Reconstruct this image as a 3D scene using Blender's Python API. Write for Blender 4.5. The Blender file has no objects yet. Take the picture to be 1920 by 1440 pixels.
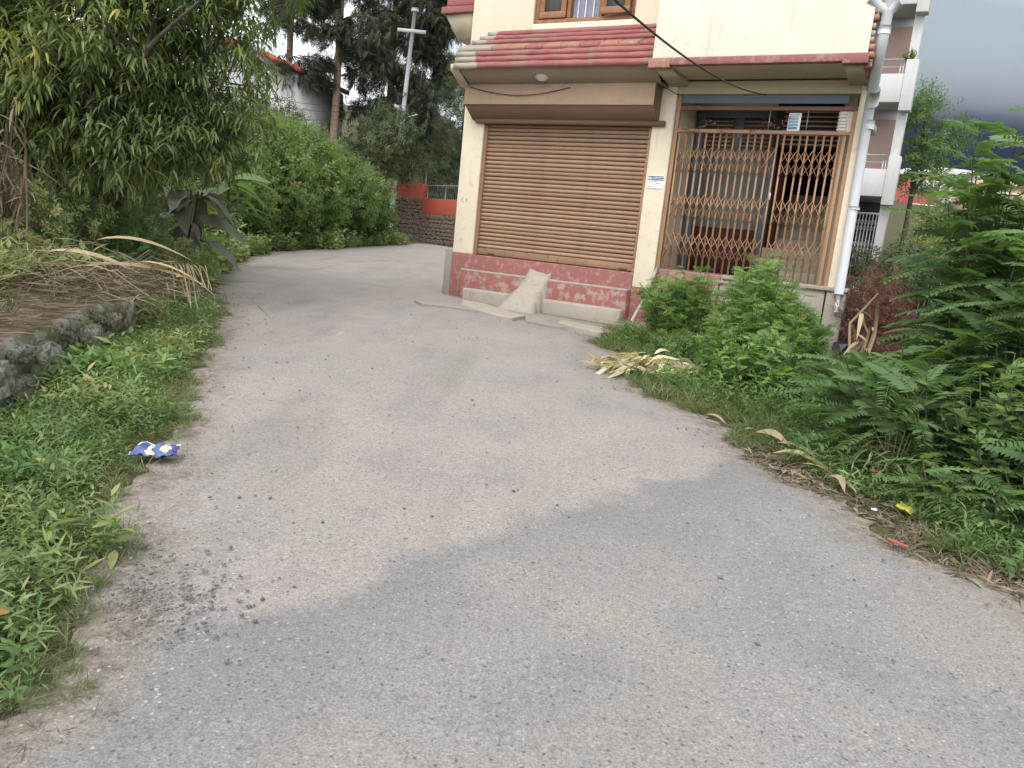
import bpy, math, random
import numpy as np
from mathutils import Vector, noise as mnoise

random.seed(7)
RAD = math.radians
scene = bpy.context.scene
col = scene.collection

# ------------------------------------------------------------------ camera
H, SLOPE, FPX = 1.45, 0.03, 1442.0
PITCH, ROLL = RAD(10.4), RAD(5.87)
fw = np.array([0, math.cos(PITCH), -math.sin(PITCH)])
r0 = np.array([1.0, 0, 0]); u0 = np.array([0, math.sin(PITCH), math.cos(PITCH)])
cr = math.cos(ROLL) * r0 + math.sin(ROLL) * u0
cu = -math.sin(ROLL) * r0 + math.cos(ROLL) * u0
cam_d = bpy.data.cameras.new('camera'); cam = bpy.data.objects.new('camera', cam_d); col.objects.link(cam)
cam_d.sensor_fit = 'HORIZONTAL'; cam_d.sensor_width = 36; cam_d.lens = FPX / 1920 * 36
cam_d.clip_start = 0.05; cam_d.clip_end = 9000
from mathutils import Matrix
cam.matrix_world = Matrix(((cr[0], cu[0], -fw[0], 0), (cr[1], cu[1], -fw[1], 0), (cr[2], cu[2], -fw[2], H), (0, 0, 0, 1)))
scene.camera = cam

# ------------------------------------------------------------------ sky, sun, exposure
SUN_EL, SUN_AZ = RAD(52), RAD(205)          # azimuth clockwise from +Y: behind the camera, a little left
wd = bpy.data.worlds.new('World'); scene.world = wd; wd.use_nodes = True
nt = wd.node_tree; nt.nodes.clear()
wout = nt.nodes.new('ShaderNodeOutputWorld'); wbg = nt.nodes.new('ShaderNodeBackground')
sky = nt.nodes.new('ShaderNodeTexSky'); sky.sky_type = 'NISHITA'; sky.sun_disc = False
sky.sun_elevation = SUN_EL; sky.sun_rotation = SUN_AZ; sky.dust_density = 3.0
tc = nt.nodes.new('ShaderNodeTexCoord')
mp = nt.nodes.new('ShaderNodeMapping'); mp.inputs['Scale'].default_value = (1.0, 1.0, 2.6)
nz = nt.nodes.new('ShaderNodeTexNoise'); nz.inputs['Scale'].default_value = 1.7; nz.inputs['Detail'].default_value = 5; nz.inputs['Roughness'].default_value = 0.5
nt.links.new(tc.outputs['Generated'], mp.inputs[0]); nt.links.new(mp.outputs[0], nz.inputs['Vector'])
# one broad storm bank standing over the mountains beyond the shop, bright thin cloud everywhere else
dt = nt.nodes.new('ShaderNodeVectorMath'); dt.operation = 'DOT_PRODUCT'; dt.inputs[1].default_value = (0.72, 0.66, 0.2)
nt.links.new(tc.outputs['Generated'], dt.inputs[0])
ma = nt.nodes.new('ShaderNodeMath'); ma.operation = 'MULTIPLY_ADD'; ma.inputs[1].default_value = 0.35; nt.links.new(nz.outputs['Fac'], ma.inputs[0]); nt.links.new(dt.outputs['Value'], ma.inputs[2])
rp = nt.nodes.new('ShaderNodeValToRGB'); rp.color_ramp.elements[0].position = 0.62; rp.color_ramp.elements[0].color = (8.8, 8.9, 9.0, 1)
rp.color_ramp.elements[1].position = 1.0; rp.color_ramp.elements[1].color = (1.5, 1.85, 2.15, 1)
nt.links.new(ma.outputs[0], rp.inputs[0])
mx = nt.nodes.new('ShaderNodeMixRGB'); mx.inputs[0].default_value = 0.9
nt.links.new(sky.outputs[0], mx.inputs[1]); nt.links.new(rp.outputs[0], mx.inputs[2])
nt.links.new(mx.outputs[0], wbg.inputs[0]); wbg.inputs[1].default_value = 0.148
nt.links.new(wbg.outputs[0], wout.inputs[0])
sd = bpy.data.lights.new('sun', 'SUN'); sd.energy = 0.95; sd.angle = RAD(24); sd.color = (1.0, 0.955, 0.89)
sun = bpy.data.objects.new('sun', sd); col.objects.link(sun)
to_sun = Vector((math.sin(SUN_AZ) * math.cos(SUN_EL), math.cos(SUN_AZ) * math.cos(SUN_EL), math.sin(SUN_EL)))
sun.rotation_euler = to_sun.to_track_quat('Z', 'Y').to_euler(); sun.location = (0, -10, 30)
scene.view_settings.view_transform = 'Standard'; scene.view_settings.look = 'None'
scene.view_settings.exposure = 0.88; scene.view_settings.gamma = 1.0; scene.view_settings.use_curve_mapping = False

# ------------------------------------------------------------------ small helpers
A_ = np.array
def pray(x, y): return fw + (x - 960) / FPX * cr - (y - 720) / FPX * cu
def gnd(x, y):
    d = pray(x, y); t = -H / (d[2] - SLOPE * d[1]); return A_([0, 0, H]) + t * d
def aty(x, y, Y):
    d = pray(x, y); return A_([0, 0, H]) + d * (Y / d[1])

def sst(a, b, x):
    t = np.clip((x - a) / (b - a), 0, 1); return t * t * (3 - 2 * t)

def obj(name, me, mat=None, parent=None, label=None, cat=None, group=None, kind=None, smooth=False):
    o = bpy.data.objects.new(name, me); col.objects.link(o)
    if mat is not None and not me.materials: me.materials.append(mat)
    if parent is not None: o.parent = parent
    tag(o, label, cat, group, kind)
    if smooth: me.polygons.foreach_set('use_smooth', np.ones(len(me.polygons), bool))
    return o
def tag(o, label=None, cat=None, group=None, kind=None):
    if label: o['label'] = label
    if cat: o['category'] = cat
    if group: o['group'] = group
    if kind: o['kind'] = kind
    return o
def root(name, label, cat, loc=(0, 0, 0), rz=0, group=None):
    o = bpy.data.objects.new(name, None); col.objects.link(o)
    o.location = loc; o.rotation_euler = (0, 0, rz); o.empty_display_size = 0.1
    return tag(o, label, cat, group)

def mesh(name, V, F, v=None):
    """V (n,3); F (m,3|4) array or list of arrays"""
    V = np.asarray(V, np.float32)
    Fs = F if isinstance(F, list) else [F]
    Fs = [np.asarray(f, np.int32) for f in Fs if len(f)]
    me = bpy.data.meshes.new(name)
    me.vertices.add(len(V)); me.vertices.foreach_set('co', V.ravel())
    loops = np.concatenate([f.ravel() for f in Fs]); tot = np.concatenate([np.full(len(f), f.shape[1], np.int32) for f in Fs])
    me.loops.add(len(loops)); me.loops.foreach_set('vertex_index', loops)
    me.polygons.add(len(tot)); st = np.zeros(len(tot), np.int32); st[1:] = np.cumsum(tot)[:-1]
    me.polygons.foreach_set('loop_start', st)
    try: me.polygons.foreach_set('loop_total', tot)
    except Exception: pass
    if v is not None:
        at = me.attributes.new('v', 'FLOAT', 'POINT'); at.data.foreach_set('value', np.asarray(v, np.float32))
    me.update(calc_edges=True); me.validate()
    return me

BOXF = A_([[0, 3, 2, 1], [4, 5, 6, 7], [0, 1, 5, 4], [1, 2, 6, 5], [2, 3, 7, 6], [3, 0, 4, 7]])
class MB:
    """collects geometry for ONE mesh object"""
    def __init__(s): s.V = []; s.Q = []; s.T = []; s.v = []; s.n = 0
    def add(s, V, Q=None, T=None, v=0.5):
        V = np.asarray(V, float)
        if Q is not None and len(Q): s.Q.append(np.asarray(Q) + s.n)
        if T is not None and len(T): s.T.append(np.asarray(T) + s.n)
        s.V.append(V); s.v.append(np.full(len(V), v) if np.isscalar(v) else np.asarray(v)); s.n += len(V); return s
    def box(s, x0, x1, y0, y1, z0, z1, v=0.5):
        return s.add([(x0, y0, z0), (x1, y0, z0), (x1, y1, z0), (x0, y1, z0), (x0, y0, z1), (x1, y0, z1), (x1, y1, z1), (x0, y1, z1)], BOXF, v=v)
    def bar(s, p, q, w, t, up=(0, 0, 1)):
        p, q = A_(p, float), A_(q, float); d = q - p; L = np.linalg.norm(d); d /= L
        a = np.cross(d, up); a /= np.linalg.norm(a); b = np.cross(a, d)
        V = [e + a * i * w / 2 + b * j * t / 2 for e in (p, q) for i, j in ((-1, -1), (1, -1), (1, 1), (-1, 1))]
        return s.add(V, BOXF)
    def tube(s, pts, rad, n=6, v=0.5, cap=True):
        pts = np.asarray(pts, float); m = len(pts); rad = np.full(m, rad) if np.isscalar(rad) else np.asarray(rad)
        tg = np.gradient(pts, axis=0); tg /= np.linalg.norm(tg, axis=1)[:, None] + 1e-9
        ref = A_([0, 0, 1.0]) if abs(tg[0][2]) < .9 else A_([1.0, 0, 0])
        a = np.cross(tg, ref); a /= np.linalg.norm(a, axis=1)[:, None] + 1e-9; b = np.cross(tg, a)
        th = np.linspace(0, 2 * math.pi, n, endpoint=False)
        V = (pts[:, None] + rad[:, None, None] * (np.cos(th)[None, :, None] * a[:, None] + np.sin(th)[None, :, None] * b[:, None])).reshape(-1, 3)
        i = np.arange(m - 1)[:, None] * n; j = np.arange(n)[None]; k = (np.arange(n) + 1)[None] % n
        Q = np.stack([i + j, i + k, i + n + k, i + n + j], -1).reshape(-1, 4)
        T = []
        if cap:
            T = [(0, x, x + 1) for x in range(1, n - 1)] + [((m - 1) * n, (m - 1) * n + x + 1, (m - 1) * n + x) for x in range(1, n - 1)]
        return s.add(V, Q, T, v)
    def extrude(s, prof, x0, x1):
        """closed profile in (y,z), extruded along x"""
        n = len(prof); V = [(x0, y, z) for y, z in prof] + [(x1, y, z) for y, z in prof]
        Q = [(i, (i + 1) % n, n + (i + 1) % n, n + i) for i in range(n)]
        s.add(V, Q); return s
    def mesh(s, name): 
        F = []
        if s.Q: F.append(np.concatenate(s.Q))
        if s.T: F.append(np.concatenate(s.T))
        return mesh(name, np.concatenate(s.V), F, np.concatenate(s.v))
    def build(s, name, mat, parent=None, bevel=0, smooth=False, **k):
        o = obj(name, s.mesh(name), mat, parent, smooth=smooth, **k)
        if bevel:
            b = o.modifiers.new('bevel', 'BEVEL'); b.width = bevel; b.segments = 2; b.limit_method = 'ANGLE'
        return o
def BX(*a): return MB().box(*a)

def copyto(o, parent, loc=(0, 0, 0), rot=(0, 0, 0), sc=1.0):
    c = o.copy(); col.objects.link(c); c.parent = parent; c.location = loc; c.rotation_euler = rot
    c.scale = (sc, sc, sc) if np.isscalar(sc) else sc
    return c

# ------------------------------------------------------------------ materials
MATS = {}
def nodes(name, rough=0.8, spec=0.3):
    m = bpy.data.materials.new(name); m.use_nodes = True; t = m.node_tree
    b = t.nodes['Principled BSDF']; b.inputs['Roughness'].default_value = rough; b.inputs['Specular IOR Level'].default_value = spec
    MATS[name] = m
    return m, t, b
def N(t, typ, **k):
    n = t.nodes.new('ShaderNode' + typ)
    for a, v in k.items():
        if a in n.inputs: n.inputs[a].default_value = v
        else: setattr(n, a, v)
    return n
def ramp(t, src, stops):
    r = t.nodes.new('ShaderNodeValToRGB'); e = r.color_ramp.elements
    while len(e) < len(stops): e.new(0.5)
    for el, (p, c) in zip(e, stops):
        el.position = p; el.color = (c, c, c, 1) if np.isscalar(c) else tuple(c) + ((1,) if len(c) == 3 else ())
    t.links.new(src, r.inputs[0]); return r.outputs[0]
def mixc(t, fac, a, b, mode='MIX'):
    m = t.nodes.new('ShaderNodeMixRGB'); m.blend_type = mode
    for i, x in ((0, fac), (1, a), (2, b)):
        if hasattr(x, 'is_output'): t.links.new(x, m.inputs[i])
        elif i == 0: m.inputs[0].default_value = x
        else: m.inputs[i].default_value = tuple(x) + ((1,) if len(x) == 3 else ())
    return m.outputs[0]
def mth(t, op, a, b=None, c=None):
    n = t.nodes.new('ShaderNodeMath'); n.operation = op
    for i, x in enumerate((a, b, c)):
        if x is None: continue
        if hasattr(x, 'is_output'): t.links.new(x, n.inputs[i])
        else: n.inputs[i].default_value = x
    return n.outputs[0]
def noise(t, scale, detail=4, rough=0.55, vec=None, out='Fac', dist=0):
    n = N(t, 'TexNoise'); n.inputs['Scale'].default_value = scale; n.inputs['Detail'].default_value = detail; n.inputs['Roughness'].default_value = rough; n.inputs['Distortion'].default_value = dist
    if vec is None:
        c = t.nodes.get('OC') or N(t, 'TexCoord'); c.name = 'OC'; vec = c.outputs['Object']
    t.links.new(vec, n.inputs['Vector']); return n.outputs[out]
def scaled(t, sx, sy, sz):
    c = t.nodes.get('OC') or N(t, 'TexCoord'); c.name = 'OC'
    m = N(t, 'Mapping'); m.inputs['Scale'].default_value = (sx, sy, sz); t.links.new(c.outputs['Object'], m.inputs[0]); return m.outputs[0]
def sepxyz(t):
    c = t.nodes.get('OC') or N(t, 'TexCoord'); c.name = 'OC'
    s = N(t, 'SeparateXYZ'); t.links.new(c.outputs['Object'], s.inputs[0]); return s.outputs
def bump(t, b, h, strength=0.3, dist=0.01):
    n = N(t, 'Bump'); n.inputs['Strength'].default_value = strength; n.inputs['Distance'].default_value = dist
    t.links.new(h, n.inputs['Height']); t.links.new(n.outputs[0], b.inputs['Normal'])

def simple(name, c1, c2, scale=3.0, rough=0.8, spec=0.3, bscale=40, bstr=0.2, metal=0.0, detail=5):
    m, t, b = nodes(name, rough, spec)
    f = noise(t, scale, detail)
    c = ramp(t, f, [(0.3, c1), (0.7, c2)])
    t.links.new(c, b.inputs['Base Color']); b.inputs['Metallic'].default_value = metal
    if bstr: bump(t, b, noise(t, bscale, 3), bstr, 0.01)
    return m
def painted(name, c, dirt=(0.16, 0.14, 0.12), amount=0.35, under=None, wear=0.0, rough=0.75, streak=True):
    """wall paint with blotches, rain streaks and, with wear, patches where it has come off"""
    m, t, b = nodes(name, rough, 0.25)
    base = mixc(t, ramp(t, noise(t, 1.3, 5), [(0.3, 0.0), (0.75, 1.0)]), c, tuple(x * 0.86 for x in c))
    base = mixc(t, ramp(t, noise(t, 9, 4), [(0.55, 0.0), (0.85, amount)]), base, dirt)
    if streak:
        base = mixc(t, ramp(t, noise(t, 1, 4, vec=scaled(t, 14, 14, 0.7)), [(0.58, 0.0), (0.8, amount)]), base, dirt)
    base = mixc(t, mth(t, 'MULTIPLY', ramp(t, noise(t, 46, 3, .7), [(.66, 0.0), (.72, .8)]), ramp(t, noise(t, 2.1, 4), [(.5, 0.0), (.62, 1.0)])), base, dirt)
    if under:
        w = ramp(t, noise(t, 7, 8, 0.65), [(0.60 - wear - 0.05, 0.0), (0.60 - wear + 0.05, 1.0)])
        w = mth(t, 'SUBTRACT', 1.0, w) if False else w
        base = mixc(t, w, base, under)
    t.links.new(base, b.inputs['Base Color']); bump(t, b, noise(t, 60, 4), 0.25, 0.006)
    return m
def leafmat(name, cols, trans=0.3, rough=0.55, spec=0.25, gain=2.0):
    m = bpy.data.materials.new(name); m.use_nodes = True; t = m.node_tree; b = t.nodes['Principled BSDF']; MATS[name] = m
    a = N(t, 'Attribute'); a.attribute_name = 'v'
    n = len(cols); c = ramp(t, a.outputs['Fac'], [((i + 0.0) / (n - 1), tuple(min((q * .84 + .16 * (.35 * x[0] + .55 * x[1] + .1 * x[2])) * gain, .8) for q in x)) for i, x in enumerate(cols)])
    t.links.new(c, b.inputs['Base Color']); b.inputs['Roughness'].default_value = rough; b.inputs['Specular IOR Level'].default_value = spec
    if trans:
        tr = N(t, 'BsdfTranslucent'); br = mixc(t, 1.0, c, (1.35, 1.45, 0.7), 'MULTIPLY'); t.links.new(br, tr.inputs[0])
        ms = N(t, 'MixShader'); ms.inputs[0].default_value = min(trans * 1.3, .5)
        t.links.new(b.outputs[0], ms.inputs[1]); t.links.new(tr.outputs[0], ms.inputs[2])
        t.links.new(ms.outputs[0], t.nodes['Material Output'].inputs[0])
    return m

M = MATS
painted('cream', (0.76, 0.68, 0.53), amount=0.36)
painted('pale_wall', (0.78, 0.77, 0.65), amount=0.2)
painted('pink_cream', (0.80, 0.69, 0.55), amount=0.15)
painted('red_plinth', (0.28, 0.112, 0.103), under=(0.33, 0.19, 0.165), wear=0.04, amount=0.55)
painted('red_worn', (0.295, 0.115, 0.10), under=(0.33, 0.24, 0.205), wear=0.07, amount=0.5)
painted('cement', (0.36, 0.32, 0.275), amount=0.5)
painted('cement_dark', (0.27, 0.25, 0.22), amount=0.6)
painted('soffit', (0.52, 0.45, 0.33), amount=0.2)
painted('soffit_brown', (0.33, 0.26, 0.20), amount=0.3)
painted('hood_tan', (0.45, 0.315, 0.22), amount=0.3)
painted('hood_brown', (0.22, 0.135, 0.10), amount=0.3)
painted('grey_wall', (0.44, 0.44, 0.45), amount=0.2)
painted('grey_white', (0.52, 0.52, 0.53), amount=0.25)
painted('brown_wall', (0.34, 0.25, 0.21), amount=0.15)
painted('house_white', (0.54, 0.54, 0.545), amount=0.35)
painted('red_wall', (0.40, 0.09, 0.06), amount=0.3)
painted('tile_red', (0.31, 0.115, 0.11), amount=0.45, under=(0.32, 0.27, 0.24), wear=-0.03)
painted('tile_orange', (0.37, 0.18, 0.135), amount=0.4, under=(0.34, 0.27, 0.24), wear=-0.02)
painted('maroon', (0.085, 0.028, 0.028), amount=0.2)
painted('blue_grey', (0.16, 0.21, 0.26), amount=0.2)
painted('green_grey', (0.22, 0.235, 0.225), amount=0.2)
painted('blue_paint', (0.06, 0.16, 0.36), amount=0.15)
painted('stair_tile', (0.42, 0.36, 0.30), amount=0.3)
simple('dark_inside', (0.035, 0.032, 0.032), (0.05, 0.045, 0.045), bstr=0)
simple('wood', (0.24, 0.115, 0.055), (0.33, 0.17, 0.085), 8, 0.5, 0.4)
simple('wood_slat', (0.30, 0.20, 0.15), (0.40, 0.29, 0.22), 8, 0.6)
simple('pvc', (0.40, 0.41, 0.44), (0.47, 0.48, 0.51), 3, 0.4, 0.4, bstr=0.05)
simple('galv', (0.42, 0.44, 0.46), (0.55, 0.57, 0.58), 12, 0.45, 0.5, metal=0.6, bstr=0.1)
simple('white_metal', (0.70, 0.70, 0.72), (0.78, 0.78, 0.80), 5, 0.5, 0.4, bstr=0)
simple('black_cable', (0.02, 0.02, 0.02), (0.03, 0.03, 0.03), 5, 0.6, bstr=0)
simple('hose', (0.33, 0.36, 0.31), (0.42, 0.44, 0.38), 8, 0.5, bstr=0)
simple('brick', (0.30, 0.13, 0.085), (0.42, 0.25, 0.18), 10, 0.9)
simple('far_grey', (0.34, 0.33, 0.33), (0.42, 0.41, 0.40), 3, 0.9, bstr=0)
simple('far_brick', (0.40, 0.24, 0.19), (0.50, 0.33, 0.27), 3, 0.9, bstr=0)
simple('far_red', (0.27, 0.06, 0.06), (0.33, 0.09, 0.08), 3, 0.8, bstr=0)
simple('far_white', (0.65, 0.65, 0.66), (0.75, 0.75, 0.76), 3, 0.8, bstr=0)
simple('soil', (0.10, 0.075, 0.05), (0.19, 0.145, 0.10), 6, 0.95, 0.1, 30, 0.6)
simple('dark_bark', (0.045, 0.038, 0.033), (0.10, 0.085, 0.075), 9, 0.9, 0.1, 30, 0.7)
simple('brown_bark', (0.16, 0.115, 0.085), (0.25, 0.19, 0.145), 9, 0.9, 0.1, 30, 0.7)
simple('green_stem', (0.055, 0.07, 0.03), (0.10, 0.10, 0.05), 9, 0.7, bstr=0)
simple('pebble', (0.07, 0.07, 0.065), (0.20, 0.19, 0.175), 20, 0.9, bstr=0)
simple('curtain', (0.20, 0.21, 0.30), (0.34, 0.36, 0.45), 5, 0.6, bstr=0)
m, t, b = nodes('glass', 0.12, 0.5); b.inputs['Base Color'].default_value = (0.16, 0.18, 0.18, 1)
m, t, b = nodes('lamp_glass', 0.3, 0.5); b.inputs['Base Color'].default_value = (0.55, 0.52, 0.47, 1)

simple('fence_grey', (0.16, 0.17, 0.18), (0.24, 0.25, 0.26), 5, 0.7, 0.2, bstr=0)
simple('pole_grey', (0.30, 0.31, 0.33), (0.40, 0.41, 0.43), 3, 0.6, 0.3, bstr=0.1)
# rusty brown enamel of the shutter and the gate
def rusty(name, c, c2, rust=(0.12, 0.05, 0.025), thr=0.62):
    m, t, b = nodes(name, 0.5, 0.35)
    base = mixc(t, ramp(t, noise(t, 1.6, 4), [(0.35, 0.0), (0.65, 1.0)]), c, c2)
    oi = N(t, 'ObjectInfo'); base = mixc(t, 1.0, base, ramp(t, oi.outputs['Random'], [(0.0, .82), (1.0, 1.12)]), 'MULTIPLY')
    base = mixc(t, ramp(t, noise(t, 1, 5, .6, vec=scaled(t, 3.5, 3.5, .5)), [(.5, 0.0), (.72, .35)]), base, (0.17, 0.12, 0.09))
    base = mixc(t, ramp(t, noise(t, 11, 7, 0.7), [(thr, 0.0), (thr + 0.06, 0.9)]), base, rust)
    t.links.new(base, b.inputs['Base Color']); bump(t, b, noise(t, 70, 3), 0.15, 0.004)
rusty('shutter_paint', (0.305, 0.185, 0.135), (0.325, 0.215, 0.13), thr=0.64)
rusty('shutter_rail', (0.27, 0.155, 0.10), (0.32, 0.20, 0.12), thr=0.58)
rusty('gate_paint', (0.43, 0.265, 0.14), (0.38, 0.205, 0.135), thr=0.62)
rusty('gate_dark', (0.17, 0.075, 0.065), (0.20, 0.10, 0.075), thr=0.66)

# old stone with moss
m, t, b = nodes('mossy_stone', 0.95, 0.15)
st = mixc(t, ramp(t, noise(t, 5, 6), [(0.3, 0.0), (0.7, 1.0)]), (0.15, 0.135, 0.12), (0.34, 0.32, 0.30))
st = mixc(t, ramp(t, noise(t, 30, 4), [(0.5, 0.0), (0.75, 0.6)]), st, (0.36, 0.35, 0.33))
mossf = ramp(t, noise(t, 3.3, 6, 0.6), [(0.46, 0.0), (0.60, 0.9)])
st = mixc(t, mossf, st, (0.085, 0.088, 0.030))
t.links.new(st, b.inputs['Base Color']); bump(t, b, noise(t, 24, 6), 0.8, 0.03)
m, t, b = nodes('moss_core', 0.98, 0.05)
st = mixc(t, ramp(t, noise(t, 7, 6), [(0.35, 0.0), (0.65, 1.0)]), (0.07, 0.055, 0.035), (0.095, 0.10, 0.03))
t.links.new(st, b.inputs['Base Color']); bump(t, b, noise(t, 30, 6), 1.0, 0.04)
m, t, b = nodes('field_stone', 0.95, 0.15)
st = mixc(t, ramp(t, noise(t, 4, 6), [(0.3, 0.0), (0.7, 1.0)]), (0.07, 0.055, 0.04), (0.23, 0.185, 0.14))
t.links.new(st, b.inputs['Base Color']); bump(t, b, noise(t, 24, 6), 0.8, 0.03)

# ground under the plants
m, t, b = nodes('ground', 0.97, 0.1)
c = mixc(t, ramp(t, noise(t, 0.7, 6), [(0.35, 0.0), (0.65, 1.0)]), (0.075, 0.06, 0.04), (0.055, 0.07, 0.025))
c = mixc(t, ramp(t, noise(t, 20, 5), [(0.45, 0.0), (0.8, 0.7)]), c, (0.15, 0.12, 0.08))
t.links.new(c, b.inputs['Base Color']); bump(t, b, noise(t, 25, 6), 0.8, 0.03)

# the lane: dusty old tarmac, a newer greyer patch laid across the near half
m, t, b = nodes('tarmac', 0.9, 0.25)
xyz = sepxyz(t)
oco = t.nodes['OC'].outputs['Object']
wob = mth(t, 'MULTIPLY', mth(t, 'SUBTRACT', noise(t, 1.6, 6, .65), 0.5), 0.9)
lin = mth(t, 'ADD', mth(t, 'ADD', mth(t, 'SUBTRACT', mth(t, 'MULTIPLY', xyz['X'], 0.735), mth(t, 'MULTIPLY', xyz['Y'], 0.68)), 2.32), wob)
pat = ramp(t, mth(t, 'ADD', lin, 0.5), [(0.42, 0.0), (0.57, 1.0)])
band = mth(t, 'MULTIPLY', pat, ramp(t, lin, [(0.15, 1.0), (0.75, 0.0)]))
tan = mixc(t, ramp(t, noise(t, 0.9, 6, 0.6), [(0.35, 0.0), (0.65, 1.0)]), (0.285, 0.250, 0.228), (0.245, 0.228, 0.217))
gry = mixc(t, ramp(t, noise(t, 1.2, 6, 0.65), [(0.40, 0.0), (0.62, 1.0)]), (0.228, 0.210, 0.197), (0.184, 0.185, 0.190))
cc = mixc(t, mth(t, 'MULTIPLY', pat, 0.9), tan, gry)
cc = mixc(t, mth(t, 'MULTIPLY', band, 0.6), cc, (0.160, 0.158, 0.163))
mauve = ramp(t, noise(t, 2.3, 4, .6), [(0.52, 0.0), (0.66, 0.5)])
cc = mixc(t, mauve, cc, (0.205, 0.186, 0.192))
vw = scaled(t, 1.0, 0.22, 1)
cc = mixc(t, ramp(t, noise(t, 1.7, 4, vec=vw), [(0.52, 0.0), (0.70, 0.5)]), cc, (0.165, 0.158, 0.152))
cc = mixc(t, ramp(t, noise(t, 0.5, 6), [(0.5, 0.0), (0.68, 0.6)]), cc, (0.300, 0.268, 0.238))
ea = N(t, 'Attribute'); ea.attribute_name = 'v'
drift = ramp(t, mth(t, 'ADD', ea.outputs['Fac'], mth(t, 'MULTIPLY', mth(t, 'SUBTRACT', noise(t, 3.2, 6, .65), .5), .55)), [(0.10, 0.85), (0.38, 0.0)])
cc = mixc(t, drift, cc, mixc(t, ramp(t, noise(t, 14, 5), [(.4, 0.0), (.65, 1.0)]), (0.235, 0.205, 0.172), (0.135, 0.115, 0.092)))
g1 = noise(t, 120, 3, 0.7); g2 = noise(t, 38, 4, .7)
cc = mixc(t, 1.0, cc, ramp(t, g1, [(0.28, 0.60), (0.5, 1.0), (0.72, 1.42)]), 'MULTIPLY')
cc = mixc(t, 1.0, cc, ramp(t, g2, [(0.30, 0.82), (0.5, 1.0), (0.70, 1.18)]), 'MULTIPLY')
vo = N(t, 'TexVoronoi'); vo.inputs['Scale'].default_value = 48; t.links.new(oco, vo.inputs['Vector'])
hs = N(t, 'SeparateColor'); t.links.new(vo.outputs['Color'], hs.inputs[0])
expo = ramp(t, noise(t, 1.1, 4), [(.40, .25), (.62, 1.0)])
chip = mth(t, 'MULTIPLY', mth(t, 'MULTIPLY', ramp(t, vo.outputs['Distance'], [(0.18, 1.0), (0.34, 0.0)]), ramp(t, hs.outputs[0], [(0.70, 0.0), (0.97, 0.9)])), expo)
cc = mixc(t, chip, cc, (0.44, 0.42, 0.40))
chipd = mth(t, 'MULTIPLY', ramp(t, vo.outputs['Distance'], [(0.2, 1.0), (0.38, 0.0)]), ramp(t, hs.outputs[1], [(0.72, 0.0), (0.9, 0.8)]))
cc = mixc(t, chipd, cc, (0.075, 0.072, 0.07))
# scuffs scraped across the near tarmac
mpn = N(t, 'Mapping'); mpn.inputs['Rotation'].default_value = (0, 0, RAD(32)); mpn.inputs['Scale'].default_value = (22, 0.9, 1); t.links.new(oco, mpn.inputs[0])
scf = mth(t, 'MULTIPLY', ramp(t, noise(t, 1.0, 3, .5, vec=mpn.outputs[0]), [(.685, 0.0), (.72, .6)]), ramp(t, noise(t, .7, 2), [(.52, 0.0), (.6, 1.0)]))
cc = mixc(t, scf, cc, (0.36, 0.345, 0.33))
t.links.new(cc, b.inputs['Base Color'])
bump(t, b, mth(t, 'ADD', mth(t, 'ADD', g1, mth(t, 'MULTIPLY', chip, .6)), mth(t, 'MULTIPLY', g2, 0.8)), 0.55, 0.012)

# foliage
leafmat('peach_leaf', [(0.022, 0.040, 0.014), (0.040, 0.062, 0.020), (0.062, 0.090, 0.026), (0.10, 0.125, 0.035), (0.19, 0.17, 0.035)], 0.28, gain=2.2)
leafmat('dark_leaf', [(0.012, 0.020, 0.010), (0.022, 0.034, 0.014), (0.035, 0.05, 0.02), (0.05, 0.065, 0.025)], 0.15)
leafmat('conifer_leaf', [(0.010, 0.016, 0.012), (0.018, 0.026, 0.017), (0.028, 0.038, 0.02), (0.05, 0.06, 0.026)], 0.12, 0.6, gain=2.0)
leafmat('hedge_leaf', [(0.022, 0.042, 0.012), (0.042, 0.075, 0.020), (0.062, 0.108, 0.026), (0.09, 0.142, 0.034), (0.115, 0.105, 0.035)], 0.3)
leafmat('weed_leaf', [(0.026, 0.055, 0.016), (0.048, 0.090, 0.024), (0.075, 0.130, 0.034), (0.11, 0.17, 0.045)], 0.3)
leafmat('verge_leaf', [(0.032, 0.052, 0.018), (0.055, 0.09, 0.026), (0.085, 0.130, 0.036), (0.14, 0.155, 0.05), (0.22, 0.18, 0.09)], 0.28)
leafmat('grass_blade', [(0.03, 0.05, 0.017), (0.05, 0.078, 0.024), (0.075, 0.10, 0.034), (0.115, 0.115, 0.05), (0.17, 0.145, 0.085)], 0.3)
leafmat('fern_leaf', [(0.024, 0.050, 0.018), (0.040, 0.078, 0.024), (0.060, 0.105, 0.032), (0.09, 0.145, 0.042)], 0.32, gain=2.1)
leafmat('hemp_leaf', [(0.030, 0.068, 0.018), (0.055, 0.108, 0.026), (0.085, 0.150, 0.036), (0.14, 0.21, 0.045)], 0.3)
leafmat('red_leaf', [(0.028, 0.012, 0.012), (0.060, 0.020, 0.020), (0.10, 0.03, 0.03), (0.13, 0.06, 0.045)], 0.25)
leafmat('big_leaf', [(0.085, 0.083, 0.062), (0.14, 0.14, 0.11), (0.15, 0.175, 0.12)], 0.12, 0.6, gain=1.0)
leafmat('straw', [(0.20, 0.135, 0.075), (0.32, 0.225, 0.125), (0.42, 0.31, 0.18), (0.50, 0.40, 0.25)], 0.15, 0.7, gain=1.0)
leafmat('brown_straw', [(0.085, 0.062, 0.042), (0.155, 0.115, 0.078), (0.235, 0.175, 0.12), (0.33, 0.255, 0.175)], 0.15, 0.8, gain=1.0)
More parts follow.
